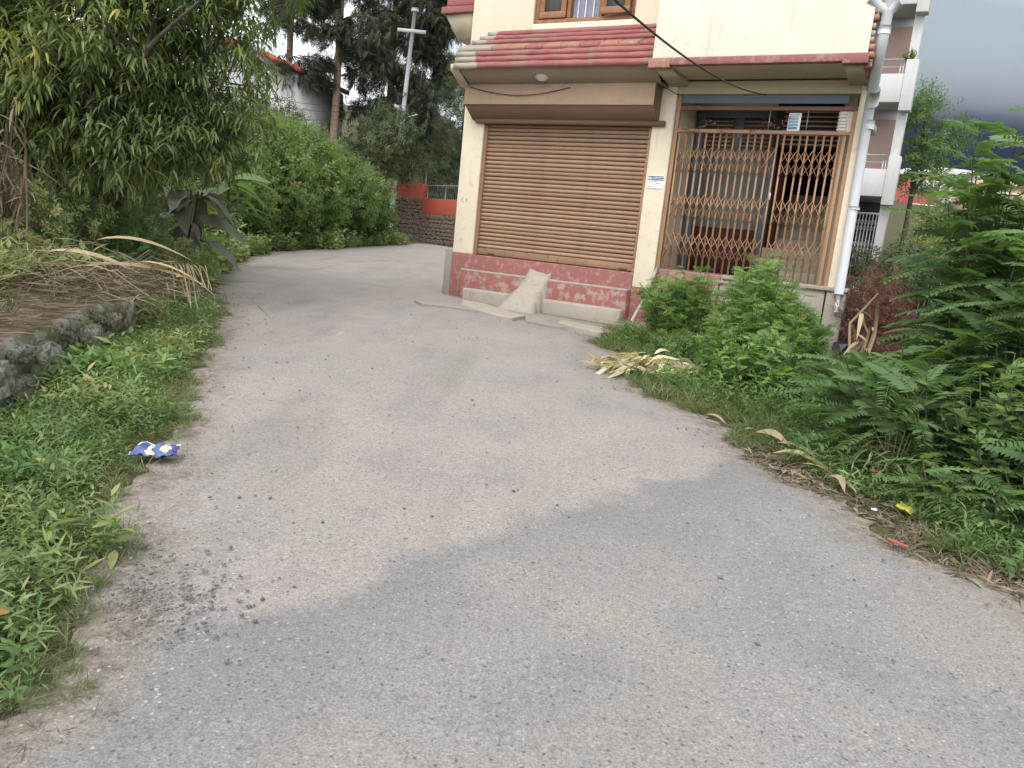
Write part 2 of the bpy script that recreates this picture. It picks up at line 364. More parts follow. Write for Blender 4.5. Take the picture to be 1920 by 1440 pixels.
leafmat('husk', [(0.27, 0.19, 0.11), (0.40, 0.30, 0.18), (0.56, 0.46, 0.30), (0.68, 0.59, 0.42)], 0.2, 0.6, gain=1.0)
leafmat('flower', [(0.55, 0.20, 0.02), (0.62, 0.34, 0.03)], 0.2, gain=1.0)
leafmat('moss', [(0.028, 0.034, 0.010), (0.048, 0.054, 0.014), (0.075, 0.078, 0.02)], 0.1, 0.9)

# ------------------------------------------------------------------ terrain
LEFT_EDGE = [(-1.24, -3.0), (-1.26, 0.6), (-1.29, 1.87), (-1.29, 2.07), (-1.42, 2.54), (-1.72, 3.43), (-2.02, 4.55), (-2.62, 6.37), (-3.34, 8.62), (-4.83, 11.98), (-6.0, 16.0), (-6.6, 19.97), (-5.95, 23.8), (-4.96, 30.7), (-4.5, 34.0)]
RIGHT_EDGE = [(3.3, -3.0), (2.9, 1.4), (2.46, 3.38), (2.10, 3.76), (2.0, 4.5), (1.72, 5.25), (1.80, 6.06), (1.25, 7.0), (1.10, 8.1), (1.35, 9.0), (1.0, 9.9), (1.45, 11.9), (0.3, 12.8), (-0.65, 13.3), (-1.40, 14.1), (-0.6, 17.0), (0.4, 22.0), (0.0, 28.0), (-2.6, 32.2), (-3.5, 33.6)]
def edge_x(E, y):
    e = sorted(E, key=lambda p: p[1]); return np.interp(y, [p[1] for p in e], [p[0] for p in e])
def terrain(x, y):
    x = np.asarray(x, float); y = np.asarray(y, float)
    z = SLOPE * y
    le = edge_x(LEFT_EDGE, y); re = edge_x(RIGHT_EDGE, np.minimum(y, 12))
    bank = sst(0.0, 1.0, (le - x - np.where(y < 7.2, 1.05, 0.5)) / np.where(y < 7.2, 0.5, 1.6)) * 0.45
    z = z + np.where(y > 20, bank * 0.9, bank)
    z = z + np.where((x < -6) & (y > 22), 0.16 * np.maximum(y - 22, 0) * sst(-7.5, -12, x), 0)
    z = z + 0.12 * np.maximum(y - 22, 0) * sst(6, 18, x) * sst(22, 40, y) + 0.06 * np.maximum(y - 40, 0) * sst(0, -10, x) * 0
    z = z + sst(0.0, 1.5, x - re) * 0.03 * np.sin(x * 3 + y * 2)
    return z - 0.03
def tz(x, y): return float(terrain(x, y))

def grid_axis(pts): return np.concatenate([np.linspace(a, b_, n, endpoint=False) for a, b_, n in pts])
gx = grid_axis([(-2500, -200, 6), (-200, -40, 10), (-40, -10, 20), (-10, 10, 100), (10, 60, 40), (60, 200, 10), (200, 2501, 7)]); gx[-1] = 2500
gy = grid_axis([(-120, -6, 8), (-6, 16, 110), (16, 45, 50), (45, 120, 20), (120, 300, 8), (300, 4001, 10)]); gy[-1] = 4000
GX, GY = np.meshgrid(gx, gy)
GZ = terrain(GX, np.minimum(GY, 105)); GZ = np.where(GY > 105, GZ + 0.0, GZ)
nx, ny = len(gx), len(gy)
idx = np.arange(nx * ny).reshape(ny, nx)
GF = np.stack([idx[:-1, :-1], idx[:-1, 1:], idx[1:, 1:], idx[1:, :-1]], -1).reshape(-1, 4)
ground = obj('ground', mesh('ground', np.stack([GX, GY, GZ], -1).reshape(-1, 3), GF), M['ground'], kind='structure', smooth=True)

# mountains under the cloud
m, t, b = nodes('hazed_slope', 1.0, 0.0)
c = mixc(t, ramp(t, noise(t, 0.004, 8, 0.65), [(0.35, 0.0), (0.65, 1.0)]), (0.028, 0.036, 0.062), (0.038, 0.047, 0.080))  # distance haze and cloud shade are put into this dark blue slope colour
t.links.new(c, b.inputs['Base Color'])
mxs = np.linspace(-3800, 5200, 160); mys = np.linspace(2200, 4600, 30)
MX, MY = np.meshgrid(mxs, mys); MZ = np.zeros_like(MX)
for i in range(MX.shape[0]):
    for j in range(MX.shape[1]):
        r = mnoise.fractal(Vector((MX[i, j] / 900, MY[i, j] / 900, 0.3)), 1.0, 2.0, 5)
        MZ[i, j] = sst(2200, 3300, MY[i, j]) * (1150 + 120 * r) * float(sst(-900, 900, MX[i, j])) - 20
idx = np.arange(MX.size).reshape(MX.shape)
MF = np.stack([idx[:-1, :-1], idx[:-1, 1:], idx[1:, 1:], idx[1:, :-1]], -1).reshape(-1, 4)
obj('hills', mesh('hills', np.stack([MX, MY, MZ], -1).reshape(-1, 3), MF), M['hazed_slope'], kind='structure', smooth=True)

# road ribbon
def resample(E, n):
    E = A_(E, float); d = np.r_[0, np.cumsum(np.linalg.norm(np.diff(E, axis=0), axis=1))]
    s = np.linspace(0, d[-1], n); return np.stack([np.interp(s, d, E[:, 0]), np.interp(s, d, E[:, 1])], -1)
ys = np.concatenate([np.linspace(-3, 14, 240), np.linspace(14.1, 33.6, 120)])
lx = edge_x(LEFT_EDGE, ys); rx = edge_x(RIGHT_EDGE, ys)
rr = np.random.RandomState(3)
lx = lx + 0.05 * np.sin(ys * 5.1) * np.sin(ys * 2.3) + rr.normal(0, 0.03, len(ys)) - 0.04
rx = rx + 0.06 * np.sin(ys * 4.3 + 1) * np.sin(ys * 1.7) + rr.normal(0, 0.03, len(ys)) + 0.03
tt = np.concatenate([np.linspace(0, .2, 12, endpoint=False), np.linspace(.2, .8, 20, endpoint=False), np.linspace(.8, 1, 12)]); NT = len(tt)
RX = lx[:, None] * (1 - tt) + rx[:, None] * tt; RY = np.repeat(ys[:, None], NT, 1)
RZ = SLOPE * RY + 0.012 * np.sin(RX * 1.7 + RY * .6) * np.sin(RY * 0.9) - 0.035 * (np.abs(tt - .5) * 2)[None] ** 6
RZ = np.maximum(RZ, SLOPE * RY - 0.022)
idx = np.arange(RX.size).reshape(RX.shape)
RF = np.stack([idx[:-1, :-1], idx[:-1, 1:], idx[1:, 1:], idx[1:, :-1]], -1).reshape(-1, 4)
ev = np.minimum(tt[None] * (rx - lx)[:, None], (1 - tt)[None] * (rx - lx)[:, None]); ev = np.clip(ev, 0, 1)
obj('road', mesh('road', np.stack([RX, RY, RZ], -1).reshape(-1, 3), RF, ev.ravel()), M['tarmac'], kind='structure', smooth=True)
# ------------------------------------------------------------------ the shop house
BA = RAD(61)
bu = A_([math.sin(BA), -math.cos(BA), 0]); bn = A_([-math.cos(BA), -math.sin(BA), 0])
BP = A_([-1.31, 14.06, 0.0])
def bl(s, off, z): return tuple(BP + bu * s + bn * off + A_([0, 0, z]))
house = root('shop_house', 'cream two storey shop house with brown roller shutter and rusty folding gate', 'house', tuple(BP), RAD(61) - math.pi / 2)
hb = lambda nm, mat, *a, bevel=0.008, parent=None: BX(*a).build(nm, M[mat], parent or house, bevel=bevel)

# ground floor
hb('wall', 'cream', 0.03, 3.79, 0.22, 8.0, 0.1, 4.25)
hb('pillar', 'cream', 0.0, 0.42, 0.0, 0.24, 1.172, 4.3)
hb('pillar', 'cream', 3.49, 3.82, -0.01, 0.24, 0.95, 4.06)
hb('pillar_base', 'red_plinth', 3.488, 3.824, -0.02, 0.24, 0.1, 0.948)
hb('lintel', 'soffit', 0.42, 3.49, 0.03, 0.24, 3.45, 4.28)
hb('plinth', 'red_plinth', -0.005, 3.487, -0.012, 0.3, 0.1, 1.17, bevel=0.02)
hb('step', 'red_worn', 0.33, 3.484, -0.17, 0.0, 0.1, 0.90, bevel=0.03)
hb('step_edge', 'cement', 0.322, 3.486, -0.174, -0.013, 0.868, 0.905, bevel=0.008)
hb('step', 'cement', 0.50, 3.47, -0.34, -0.15, 0.08, 0.585, bevel=0.035)
hb('side_ledge', 'cement_dark', -0.18, -0.006, 0.02, 6.0, 0.2, 1.22, bevel=0.02)
hb('wall', 'cream', -0.004, 0.2, 0.26, 8.0, 1.22, 4.25)
# cement ramp poured over the steps
rm = MB(); rr = np.random.RandomState(5)
n1, n2 = 10, 6
V = []
for i in range(n1):
    f = i / (n1 - 1); s0 = 1.63 - 0.16 * f ** 2; s1 = 2.05 + 0.06 * f
    y = -0.02 - 0.78 * f; z = 1.0 - 0.62 * f ** 1.15
    for j in range(n2):
        g = j / (n2 - 1)
        V.append((s0 + (s1 - s0) * g + rr.normal(0, .02), y + rr.normal(0, .018), z - 0.05 * abs(g - .5) * 2 * f + rr.normal(0, .016)))
top = A_(V); bot = top.copy(); bot[:, 2] = 0.1; bot[:, 0] += (bot[:, 0] - 1.85) * 0.12
idx = np.arange(n1 * n2).reshape(n1, n2)
Q = list(np.stack([idx[:-1, :-1], idx[1:, :-1], idx[1:, 1:], idx[:-1, 1:]], -1).reshape(-1, 4))
o_ = n1 * n2
for i in range(n1 - 1):
    Q.append((idx[i, 0], idx[i, 0] + o_, idx[i + 1, 0] + o_, idx[i + 1, 0])); Q.append((idx[i, -1], idx[i + 1, -1], idx[i + 1, -1] + o_, idx[i, -1] + o_))
for j in range(n2 - 1): Q.append((idx[-1, j], idx[-1, j] + o_, idx[-1, j + 1] + o_, idx[-1, j + 1]))
rm.add(np.concatenate([top, bot]), Q).build('ramp', M['cement'], house)

# roller shutter
sh = bpy.data.objects.new('roller_shutter', None); col.objects.link(sh); sh.parent = house
pitch = 0.0685; nsl = 33; z0 = 1.30
prof = [(0.012, 0.0), (-0.004, 0.006), (-0.017, 0.02), (-0.020, 0.036), (-0.014, 0.052), (0.0, 0.062), (0.012, 0.0665), (0.022, 0.05), (0.022, 0.012)]
slat = MB().extrude(prof, 0.49, 3.43).mesh('slat'); slat.materials.append(M['shutter_paint'])
for i in range(nsl):
    o = bpy.data.objects.new('slat', slat); col.objects.link(o); o.parent = sh; o.location = (0, 0.085 + random.uniform(-.0025, .0025), z0 + i * pitch + random.uniform(-.002, .002)); o.rotation_euler = (random.uniform(-.06, .06), random.uniform(-.0008, .0008), 0)
hb('bottom_rail', 'shutter_rail', 0.485, 3.435, 0.055, 0.10, 1.185, 1.298, parent=sh)
hb('guide_channel', 'shutter_rail', 0.421, 0.487, 0.03, 0.115, 1.174, 3.6, parent=sh, bevel=0.004)
hb('guide_channel', 'shutter_rail', 3.433, 3.489, 0.03, 0.115, 1.174, 3.6, parent=sh, bevel=0.004)
for s_ in (0.72, 3.22):
    MB().bar((s_, 0.045, 1.215), (s_ + 0.12, 0.045, 1.215), 0.03, 0.02).build('handle', M['gate_dark'], sh)
# shutter housing
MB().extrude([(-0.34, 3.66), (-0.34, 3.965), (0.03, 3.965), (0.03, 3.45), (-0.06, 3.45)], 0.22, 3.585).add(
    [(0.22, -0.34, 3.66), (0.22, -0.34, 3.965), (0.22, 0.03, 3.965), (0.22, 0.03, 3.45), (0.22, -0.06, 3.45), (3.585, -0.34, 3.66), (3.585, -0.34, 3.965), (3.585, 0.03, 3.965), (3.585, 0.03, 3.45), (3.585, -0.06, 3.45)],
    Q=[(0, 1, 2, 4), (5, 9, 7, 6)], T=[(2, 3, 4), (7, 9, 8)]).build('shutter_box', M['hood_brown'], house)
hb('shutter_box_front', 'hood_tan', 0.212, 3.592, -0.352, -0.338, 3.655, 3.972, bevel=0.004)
MB().tube([(0.30, -0.05, 3.44), (3.70, -0.05, 3.44)], 0.045, 10).build('roller_cover', M['hood_brown'], house, smooth=True)
# soffit of the awning
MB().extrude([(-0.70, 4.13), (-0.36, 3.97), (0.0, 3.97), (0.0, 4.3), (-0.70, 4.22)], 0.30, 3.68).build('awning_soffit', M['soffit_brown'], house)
MB().extrude([(-0.71, 4.125), (-0.36, 3.93), (-0.02, 3.93), (0.0, 4.3), (-0.71, 4.22)], 0.13, 0.30).add(
    [(0.13, -0.71, 4.125), (0.13, -0.36, 3.93), (0.13, -0.02, 3.93), (0.13, 0.0, 4.3), (0.13, -0.71, 4.22)], Q=[(0, 1, 2, 3)], T=[(0, 3, 4)]).build('awning_bracket', M['soffit'], house)
# awning courses, cement showing at the outer end
m, t, b = nodes('course_red', 0.8, 0.25)
xyz = sepxyz(t)
paint = mixc(t, ramp(t, noise(t, 2.5, 6), [(0.4, 0.0), (0.7, 1.0)]), (0.29, 0.105, 0.105), (0.34, 0.15, 0.125))
stn = ramp(t, noise(t, 1, 4, vec=scaled(t, 2.2, 0.4, 0.4)), [(0.54, 0.0), (0.66, 0.8)])
paint = mixc(t, stn, paint, (0.24, 0.20, 0.17))
bare = ramp(t, mth(t, 'ADD', xyz['X'], mth(t, 'MULTIPLY', noise(t, 6, 5), 0.35)), [(0.78, 1.0), (0.84, 0.0)])
paint = mixc(t, bare, paint, (0.36, 0.32, 0.27))
t.links.new(paint, b.inputs['Base Color']); bump(t, b, noise(t, 40, 5), 0.4, 0.01)
def course(y0, z0, y1, z1, th, s0, mat='course_red', nm='roof_course'):
    V = []
    rr = np.random.RandomState(int(z0 * 1000) % 999); n = 26
    xs = np.linspace(s0, 3.675, n)
    for k, x in enumerate(xs):
        j = rr.normal(0, 0.003); sx = 0.10 if k == 0 else 0
        V += [(x + sx, y0, z0), (x, y1, z1 + j), (x, y1, z1 + j - th), (x + sx, y0 + .01, z0 - th)]
    idx = np.arange(n * 4).reshape(n, 4); Q = []
    for i in range(n - 1):
        for a in range(4): c_ = (a + 1) % 4; Q.append((idx[i, a], idx[i, c_], idx[i + 1, c_], idx[i + 1, a]))
    Q.append(tuple(idx[0][::-1])); Q.append(tuple(idx[-1]))
    return MB().add(V, Q).build(nm, M[mat], house)
course(0.0, 4.90, -0.16, 4.845, 0.07, 0.44)
course(-0.08, 4.80, -0.30, 4.745, 0.07, 0.38)
course(-0.20, 4.70, -0.44, 4.645, 0.07, 0.32)
for k in range(11):
    o = course(-0.36, 4.61, -0.66, 4.475, 0.07, 0.23 + k * .3135, ('tile_orange', 'tile_red', 'tile_orange')[k % 3] if k > 1 else 'cement')
    o.data = o.data.copy()
    for v in o.data.vertices: v.co.x = 0.23 + k * .3135 + (v.co.x - 0.23 - k * .3135) / max(3.675 - 0.23 - k * .3135, .01) * .306
course(-0.30, 4.46, -0.715, 4.40, 0.085, 0.22)
course(-0.30, 4.325, -0.725, 4.315, 0.08, 0.215)
course(-0.30, 4.225, -0.750, 4.222, 0.09, 0.21)
# gate bay
def skew(nm, mat, x0, x1, y0, y1, z0, z1, k=0.15, kl=0.0):
    V = [(x0 - kl * max(y, 0), y, z) if i in (0, 3) else (x1 - k * max(y + 0.9, 0), y, z) for z in (z0, z1) for i, y in ((0, y0), (1, y0), (2, y1), (3, y1))]
    return MB().add(V, BOXF).build(nm, M[mat], house, bevel=0.008)
skew('side_wall', 'cream', 6.385, 6.62, -0.005, 8.0, 0.1, 4.06, kl=.15)
hb('plinth', 'red_plinth', 3.826, 4.88, -0.014, 4.0, 0.1, 1.262, bevel=0.015)
hb('plinth_band', 'red_worn', 3.827, 4.70, -0.034, -0.012, 0.1, 0.965, bevel=0.012)
skew('plinth', 'cement', 4.882, 6.50, -0.016, 4.0, 0.1, 1.262)
hb('plinth_cap', 'cement', 4.9, 6.66, -0.06, 0.3, 1.225, 1.285, bevel=0.012)
hb('plinth_end', 'cement', 6.386, 6.64, -0.03, 0.5, 0.1, 1.222, bevel=0.02)
MB().box(4.78, 4.86, -0.05, -0.012, 0.86, 1.20).box(4.50, 4.86, -0.052, -0.012, 0.80, 0.86).box(4.86, 5.5, -0.05, -0.012, 1.16, 1.20).build('cement_moulding', M['cement'], house, bevel=0.006)
hb('floor', 'stair_tile', 3.80, 5.9, 0.0, 3.6, 1.263, 1.275, bevel=0)
hb('ceiling', 'soffit', 3.80, 6.25, 0.05, 3.6, 3.92, 4.05, bevel=0)
hb('lintel', 'soffit', 3.822, 6.384, 0.0, 0.2, 3.88, 4.06)
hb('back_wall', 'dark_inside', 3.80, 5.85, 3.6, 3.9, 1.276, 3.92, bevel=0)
hb('inner_wall', 'green_grey', 3.80, 5.16, 1.15, 1.25, 1.276, 3.92, bevel=0)
hb('dado', 'maroon', 3.98, 5.10, 1.13, 1.149, 1.278, 2.02, bevel=0)
hb('door_post', 'blue_grey', 3.82, 3.97, 1.09, 1.149, 1.278, 3.86, bevel=0)
hb('door_post', 'blue_grey', 5.04, 5.16, 1.09, 1.149, 1.278, 3.86, bevel=0)
hb('door_post', 'blue_grey', 4.44, 4.60, 1.10, 1.149, 3.25, 3.86, bevel=0)
hb('door_head', 'blue_grey', 3.82, 5.16, 1.08, 1.149, 3.74, 3.90, bevel=0)
for i in range(7):
    z = 3.30 + i * 0.062
    BX(3.98, 4.43, 1.06, 1.13, z, z + 0.022).build('louvre', M['wood_slat'], house)
    BX(4.61, 5.03, 1.06, 1.13, z, z + 0.022).build('louvre', M['wood_slat'], house)
hb('inner_jamb', 'maroon', 5.165, 5.29, 1.2, 1.5, 1.276, 3.1, bevel=0)
hb('inner_panel', 'blue_grey', 5.9, 6.0, 1.9, 1.98, 1.9, 3.2, bevel=0)
hb('blue_post', 'blue_paint', 6.18, 6.25, 0.75, 0.85, 1.276, 3.0, bevel=0)
skew('inner_wall', 'soffit', 6.20, 6.50, 0.35, 3.6, 1.276, 3.92, kl=.15)
for i in range(9):
    BX(5.17, 6.20 - .05 * i, 0.55 + i * 0.27, 3.6, 1.276 + i * 0.165, 1.276 + (i + 1) * 0.165 - 0.002).build('stair', M['stair_tile'], house, bevel=0.006)
for i in range(8):
    z = 3.28 + i * 0.066
    BX(5.30, 6.20, 0.62, 0.66, z, z + 0.02).build('louvre', M['wood_slat'], house)
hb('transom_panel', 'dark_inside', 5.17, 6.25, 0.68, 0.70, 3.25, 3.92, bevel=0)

# folding gate
gt = bpy.data.objects.new('folding_gate', None); col.objects.link(gt); gt.parent = house
gb = lambda nm, mat, *a: BX(*a).build(nm, M[mat], gt, bevel=0.003)
gb('frame_post', 'gate_paint', 3.83, 3.885, 0.03, 0.09, 1.277, 3.87)
gb('frame_post', 'gate_paint', 6.325, 6.383, 0.03, 0.09, 1.277, 3.66)
gb('frame_post', 'gate_paint', 6.24, 6.285, 0.04, 0.085, 1.277, 3.36)
gb('top_track', 'gate_paint', 3.886, 6.324, 0.02, 0.075, 3.335, 3.385)
gb('bottom_track', 'gate_dark', 3.886, 6.324, 0.03, 0.075, 1.277, 1.297)
gb('transom_rail', 'gate_dark', 3.886, 6.38, 0.03, 0.07, 3.66, 3.715)
gb('head_plate', 'blue_grey', 3.886, 6.24, 0.06, 0.08, 3.76, 3.875)
gb('vent_panel', 'cream', 6.15, 6.322, 0.06, 0.1, 3.39, 3.66)
for s_ in (5.22, 5.74):
    MB().tube([(s_, 0.05, 3.385), (s_, 0.05, 3.66)], 0.006, 5).build('transom_rod', M['galv'], gt)
for i in range(6):
    BX(6.14, 6.26, 0.045, 0.06, 3.40 + i * .043, 3.424 + i * .043).build('vent_slat', M['far_white'], gt)
barm = MB().box(-0.0125, 0.0125, -0.009, 0.009, 0, 2.035).mesh('picket'); barm.materials.append(M['gate_paint'])
barz = MB().box(-0.011, 0.011, -0.009, 0.009, 0, 2.035).mesh('picket'); barz.materials.append(M['gate_dark'])
L1 = np.linspace(3.93, 5.37, 15); L2 = np.linspace(5.47, 6.20, 8)
latm = {}
for L in (L1, L2):
    sp = L[1] - L[0]
    for s_ in L:
        o = bpy.data.objects.new('picket', barm); col.objects.link(o); o.parent = gt; o.location = (s_ + random.uniform(-.006, .006), 0.05, 1.298); o.rotation_euler = (0, random.uniform(-.003, .003), 0)
    for zc in (1.665, 2.255, 2.94):
        hh = 0.18
        key = round(sp, 3)
        if key not in latm:
            a = MB().bar((0, 0, -hh), (2 * sp, 0, hh), 0.006, 0.028, up=(0, 1, 0)); b2 = MB().bar((0, 0, hh), (2 * sp, 0, -hh), 0.006, 0.028, up=(0, 1, 0))
            am, bm_ = a.mesh('lattice_bar'), b2.mesh('lattice_bar'); am.materials.append(M['gate_paint']); bm_.materials.append(M['gate_paint']); latm[key] = (am, bm_)
        for i in range(len(L) - 2):
            for k, me_ in enumerate(latm[key]):
                o = bpy.data.objects.new('lattice_bar', me_); col.objects.link(o); o.parent = gt; o.location = (L[i], 0.034 if k else 0.027, zc)
        for ia, ib in ((0, 1), (len(L) - 2, len(L) - 1)):
            for sgn in (-1, 1):
                e0, e1 = (L[ia], L[ib]); 
                p0, p1 = ((e0, 0.036, zc), (e1, 0.036, zc + sgn * hh)) if ia == 0 else ((e0, 0.066, zc + sgn * hh), (e1, 0.066, zc))
                MB().bar(p0, p1, 0.006, 0.028, up=(0, 1, 0)).build('lattice_bar', M['gate_paint'], gt)
MB().box(5.385, 5.405, 0.02, 0.05, 2.42, 2.52).build('padlock', M['galv'], gt, bevel=0.003)

# upper floor
hb('upper_wall', 'pink_cream', 0.0, 1.19, 0.0, 0.2, 4.305, 7.6)
hb('upper_wall', 'pink_cream', 2.97, 3.70, 0.0, 0.2, 4.305, 7.6)
hb('upper_wall', 'pink_cream', 1.19, 2.97, 0.0, 0.2, 4.305, 4.985)
hb('upper_wall', 'pink_cream', 1.19, 2.97, 0.0, 0.2, 6.35, 7.6)
hb('upper_wall', 'pink_cream', 0.003, 3.70, 0.2, 8.0, 4.3, 7.6)
win = BX(1.19, 2.97, 0.04, 0.12, 4.987, 5.06).box(1.19, 1.27, 0.04, 0.12, 5.06, 6.35).box(2.89, 2.97, 0.04, 0.12, 5.06, 6.35).box(1.78, 1.84, 0.04, 0.12, 5.06, 6.35).box(2.34, 2.40, 0.04, 0.12, 5.06, 6.35).build('window', M['wood'], house, bevel=0.006)
for a, b_, ya in ((1.285, 1.765, 0.02), (2.415, 2.90, -0.06)):
    BX(a, b_, ya, ya + 0.05, 5.07, 5.17).box(a, a + .09, ya, ya + .05, 5.17, 6.3).box(b_ - .09, b_, ya, ya + .05, 5.17, 6.3).build('sash', M['wood'], win, bevel=0.005)
    BX(a + .09, b_ - .09, ya + 0.02, ya + 0.03, 5.17, 6.3).build('pane', M['glass'], win)
cv = []
for i in range(40):
    x = 1.85 + i * 0.0123; cv += [(x, 0.14 + 0.018 * math.sin(i * 1.3), 5.05), (x, 0.14 + 0.018 * math.sin(i * 1.3), 6.35)]
MB().add(cv, [(2 * i, 2 * i + 2, 2 * i + 3, 2 * i + 1) for i in range(39)]).build('curtain', M['curtain'], win)
for x in (1.95, 2.08, 2.22): MB().tube([(x, 0.10, 5.06), (x, 0.10, 6.35)], 0.008, 6).build('window_bar', M['white_metal'], win)
skew('bay', 'pale_wall', 3.702, 6.50, -0.90, 8.0, 4.172, 7.6)
hb('bay_band', 'red_plinth', 3.66, 6.52, -0.915, -0.80, 4.075, 4.17)
hb('bay_band_end', 'tile_orange', 3.655, 3.97, -0.918, -0.78, 4.045, 4.168)
hb('bay_band_end', 'red_plinth', 6.22, 6.523, -0.918, -0.78, 4.05, 4.168)
hb('bay_soffit', 'soffit', 3.70, 6.50, -0.80, 0.2, 4.08, 4.17)
for a, b_ in ((3.70, 3.96), (6.22, 6.49)):
    MB().extrude([(-0.79, 4.066), (-0.0, 3.98), (0.0, 4.078), (-0.79, 4.078)], a, b_).add([(a, -0.79, 4.06), (a, 0, 3.98), (a, 0, 4.078), (a, -0.79, 4.078), (b_, -0.79, 4.06), (b_, 0, 3.98), (b_, 0, 4.078), (b_, -0.79, 4.078)], [(0, 3, 2, 1), (4, 5, 6, 7)]).build('bay_bracket', M['soffit'], house)
rr = np.random.RandomState(9)
bk = MB().box(0, 0.075, 0, 0.11, 0, 0.065).mesh('brick'); bk.materials.append(M['brick'])
bk2 = MB().box(0, 0.06, 0, 0.10, 0, 0.06).mesh('brick'); bk2.materials.append(M['cement'])
for i in range(40):
    o = bpy.data.objects.new('brick', bk if rr.rand() < .45 else bk2); col.objects.link(o); o.parent = house
    o.location = (6.501 - 0.03 * rr.rand(), -0.89 + rr.rand() * 0.02, 4.12 + i * 0.085 + rr.rand() * .01); o.rotation_euler = (rr.normal(0, .08), rr.normal(0, .08), rr.normal(0, .12))
for i in range(9):
    f = i / 8
    o = bpy.data.objects.new('brick', bk2 if i % 2 else bk); col.objects.link(o); o.parent = house; o.location = (6.47 - .02 * f, -0.80 + 0.78 * f, 4.04 - 0.13 * f); o.rotation_euler = (rr.normal(0, .2), 0, rr.normal(0, .2))
skew('roof', 'cement', -0.4, 6.75, -1.2, 8.3, 7.602, 7.75)
# awning over the left side
V = [(-0.30, 0.05, 4.79), (-0.006, 0.05, 4.84), (-0.006, 0.05, 5.6), (-0.60, 0.05, 5.22), (-0.30, 3.5, 4.79), (-0.006, 3.5, 4.84), (-0.006, 3.5, 5.6), (-0.60, 3.5, 5.22)]
MB().add(V, BOXF).build('side_awning', M['soffit'], house)
for k in range(4):
    z = 5.235 + k * 0.12; x = -0.66 + k * 0.10
    MB().box(x, -0.008, -0.02 + k * .02, 3.6, z, z + 0.11).build('roof_course', M['tile_red'], house, bevel=0.01)
# drain pipe
pp = [(6.63, -0.80, 7.6), (6.63, -0.80, 4.36), (6.62, -0.76, 4.20), (6.60, -0.62, 4.05), (6.545, -0.22, 3.78), (6.53, -0.10, 3.64), (6.53, -0.07, 3.48), (6.555, -0.07, 1.20)]
pipe = MB().tube(pp, 0.066, 14).build('drain_pipe', M['pvc'], house, smooth=True)
for p, q in (((6.63, -.80, 5.45), (6.63, -.80, 5.60)), ((6.63, -.80, 4.98), (6.63, -.80, 5.10)), ((6.63, -.80, 4.40), (6.63, -.80, 4.50)), ((6.58, -.34, 3.86), (6.565, -.16, 3.71)), ((6.555, -.07, 3.40), (6.555, -.07, 3.52)), ((6.555, -.07, 2.35), (6.555, -.07, 2.39))):
    MB().tube([p, q], 0.075, 14).build('collar', M['pvc'], pipe, smooth=True)
MB().tube([(6.63, -.80, 4.66), (6.50, -.86, 4.74), (6.42, -.88, 4.80)], 0.06, 12).build('branch', M['pvc'], pipe, smooth=True)
MB().tube([(6.63, -.80, 4.66), (6.76, -.82, 4.76)], 0.06, 12).build('branch', M['pvc'], pipe, smooth=True)
MB().tube([(6.555, -.07, 1.20), (6.56, -.08, 0.95)], 0.03, 8).build('pipe_stub', M['far_white'], pipe, smooth=True)

# things fixed to the house
def hroot(name, label, cat, s, off, z): return root(name, label, cat, bl(s, off, z), RAD(61) - math.pi / 2)
lamp = hroot('ceiling_lamp', 'round frosted ceiling lamp under the red awning', 'lamp', 1.75, 0.5, 4.03)
MB().tube([(0, 0, 0.03), (0, 0, 0.0), (0, 0, -0.03), (0, 0, -0.06)], [0.11, 0.11, 0.085, 0.03], 16).build('lamp_shade', M['lamp_glass'], lamp, smooth=True)
MB().tube([(0, 0, 0.05), (0, 0, 0.03)], 0.12, 16).build('base_ring', M['cement_dark'], lamp)
m, t, b = nodes('sign_white', 0.4, 0.4); b.inputs['Base Color'].default_value = (0.80, 0.83, 0.84, 1)
m, t, b = nodes('sign_blue', 0.4, 0.4); b.inputs['Base Color'].default_value = (0.10, 0.15, 0.27, 1)
m, t, b = nodes('sign_cyan', 0.4, 0.4); b.inputs['Base Color'].default_value = (0.22, 0.45, 0.58, 1)
m, t, b = nodes('ink', 0.6, 0.2); b.inputs['Base Color'].default_value = (0.22, 0.25, 0.30, 1)
sg = hroot('notice_plate', 'white notice plate with dark blue heading on the cream pillar', 'sign', 3.665, 0.012, 2.58)
BX(-0.125, 0.125, -0.008, 0, -0.10, 0.10).build('plate', M['sign_white'], sg, bevel=0.002)
BX(-0.12, 0.12, -0.011, -0.0085, 0.025, 0.09).build('heading', M['sign_blue'], sg)
rr = np.random.RandomState(2)
def scribble(par, x0, x1, z, h, mat, y):
    x = x0; mb = MB()
    while x < x1:
        w = rr.uniform(.006, .014); mb.box(x, x + w, y - .0015, y, z + rr.uniform(0, h * .25), z + h * rr.uniform(.7, 1)); x += w + rr.uniform(.003, .006)
    mb.build('lettering', M[mat], par)
scribble(sg, -0.045, 0.105, 0.062, 0.016, 'sign_white', -0.0115); scribble(sg, -0.07, 0.11, 0.036, 0.016, 'sign_white', -0.0115)
MB().tube([(-0.09, -0.0112, 0.057), (-0.09, -0.0135, 0.057)], 0.022, 12).build('emblem', M['sign_white'], sg)
for z, a, b_ in ((0.0, -0.10, 0.04), (-0.028, -0.005, 0.075), (-0.052, -0.01, 0.06), (-0.076, -0.115, -0.07)): scribble(sg, a, b_, z, 0.014, 'ink', -0.0085)
hs_ = hroot('hanging_card', 'blue and white printed card tied on the gate transom', 'sign', 5.57, -0.035, 3.50)
BX(-0.085, 0.085, -0.006, 0, -0.12, 0.125).build('card', M['sign_white'], hs_, bevel=0.002)
BX(-0.072, 0.05, -0.008, -0.0065, -0.095, 0.085).build('print', M['sign_cyan'], hs_)
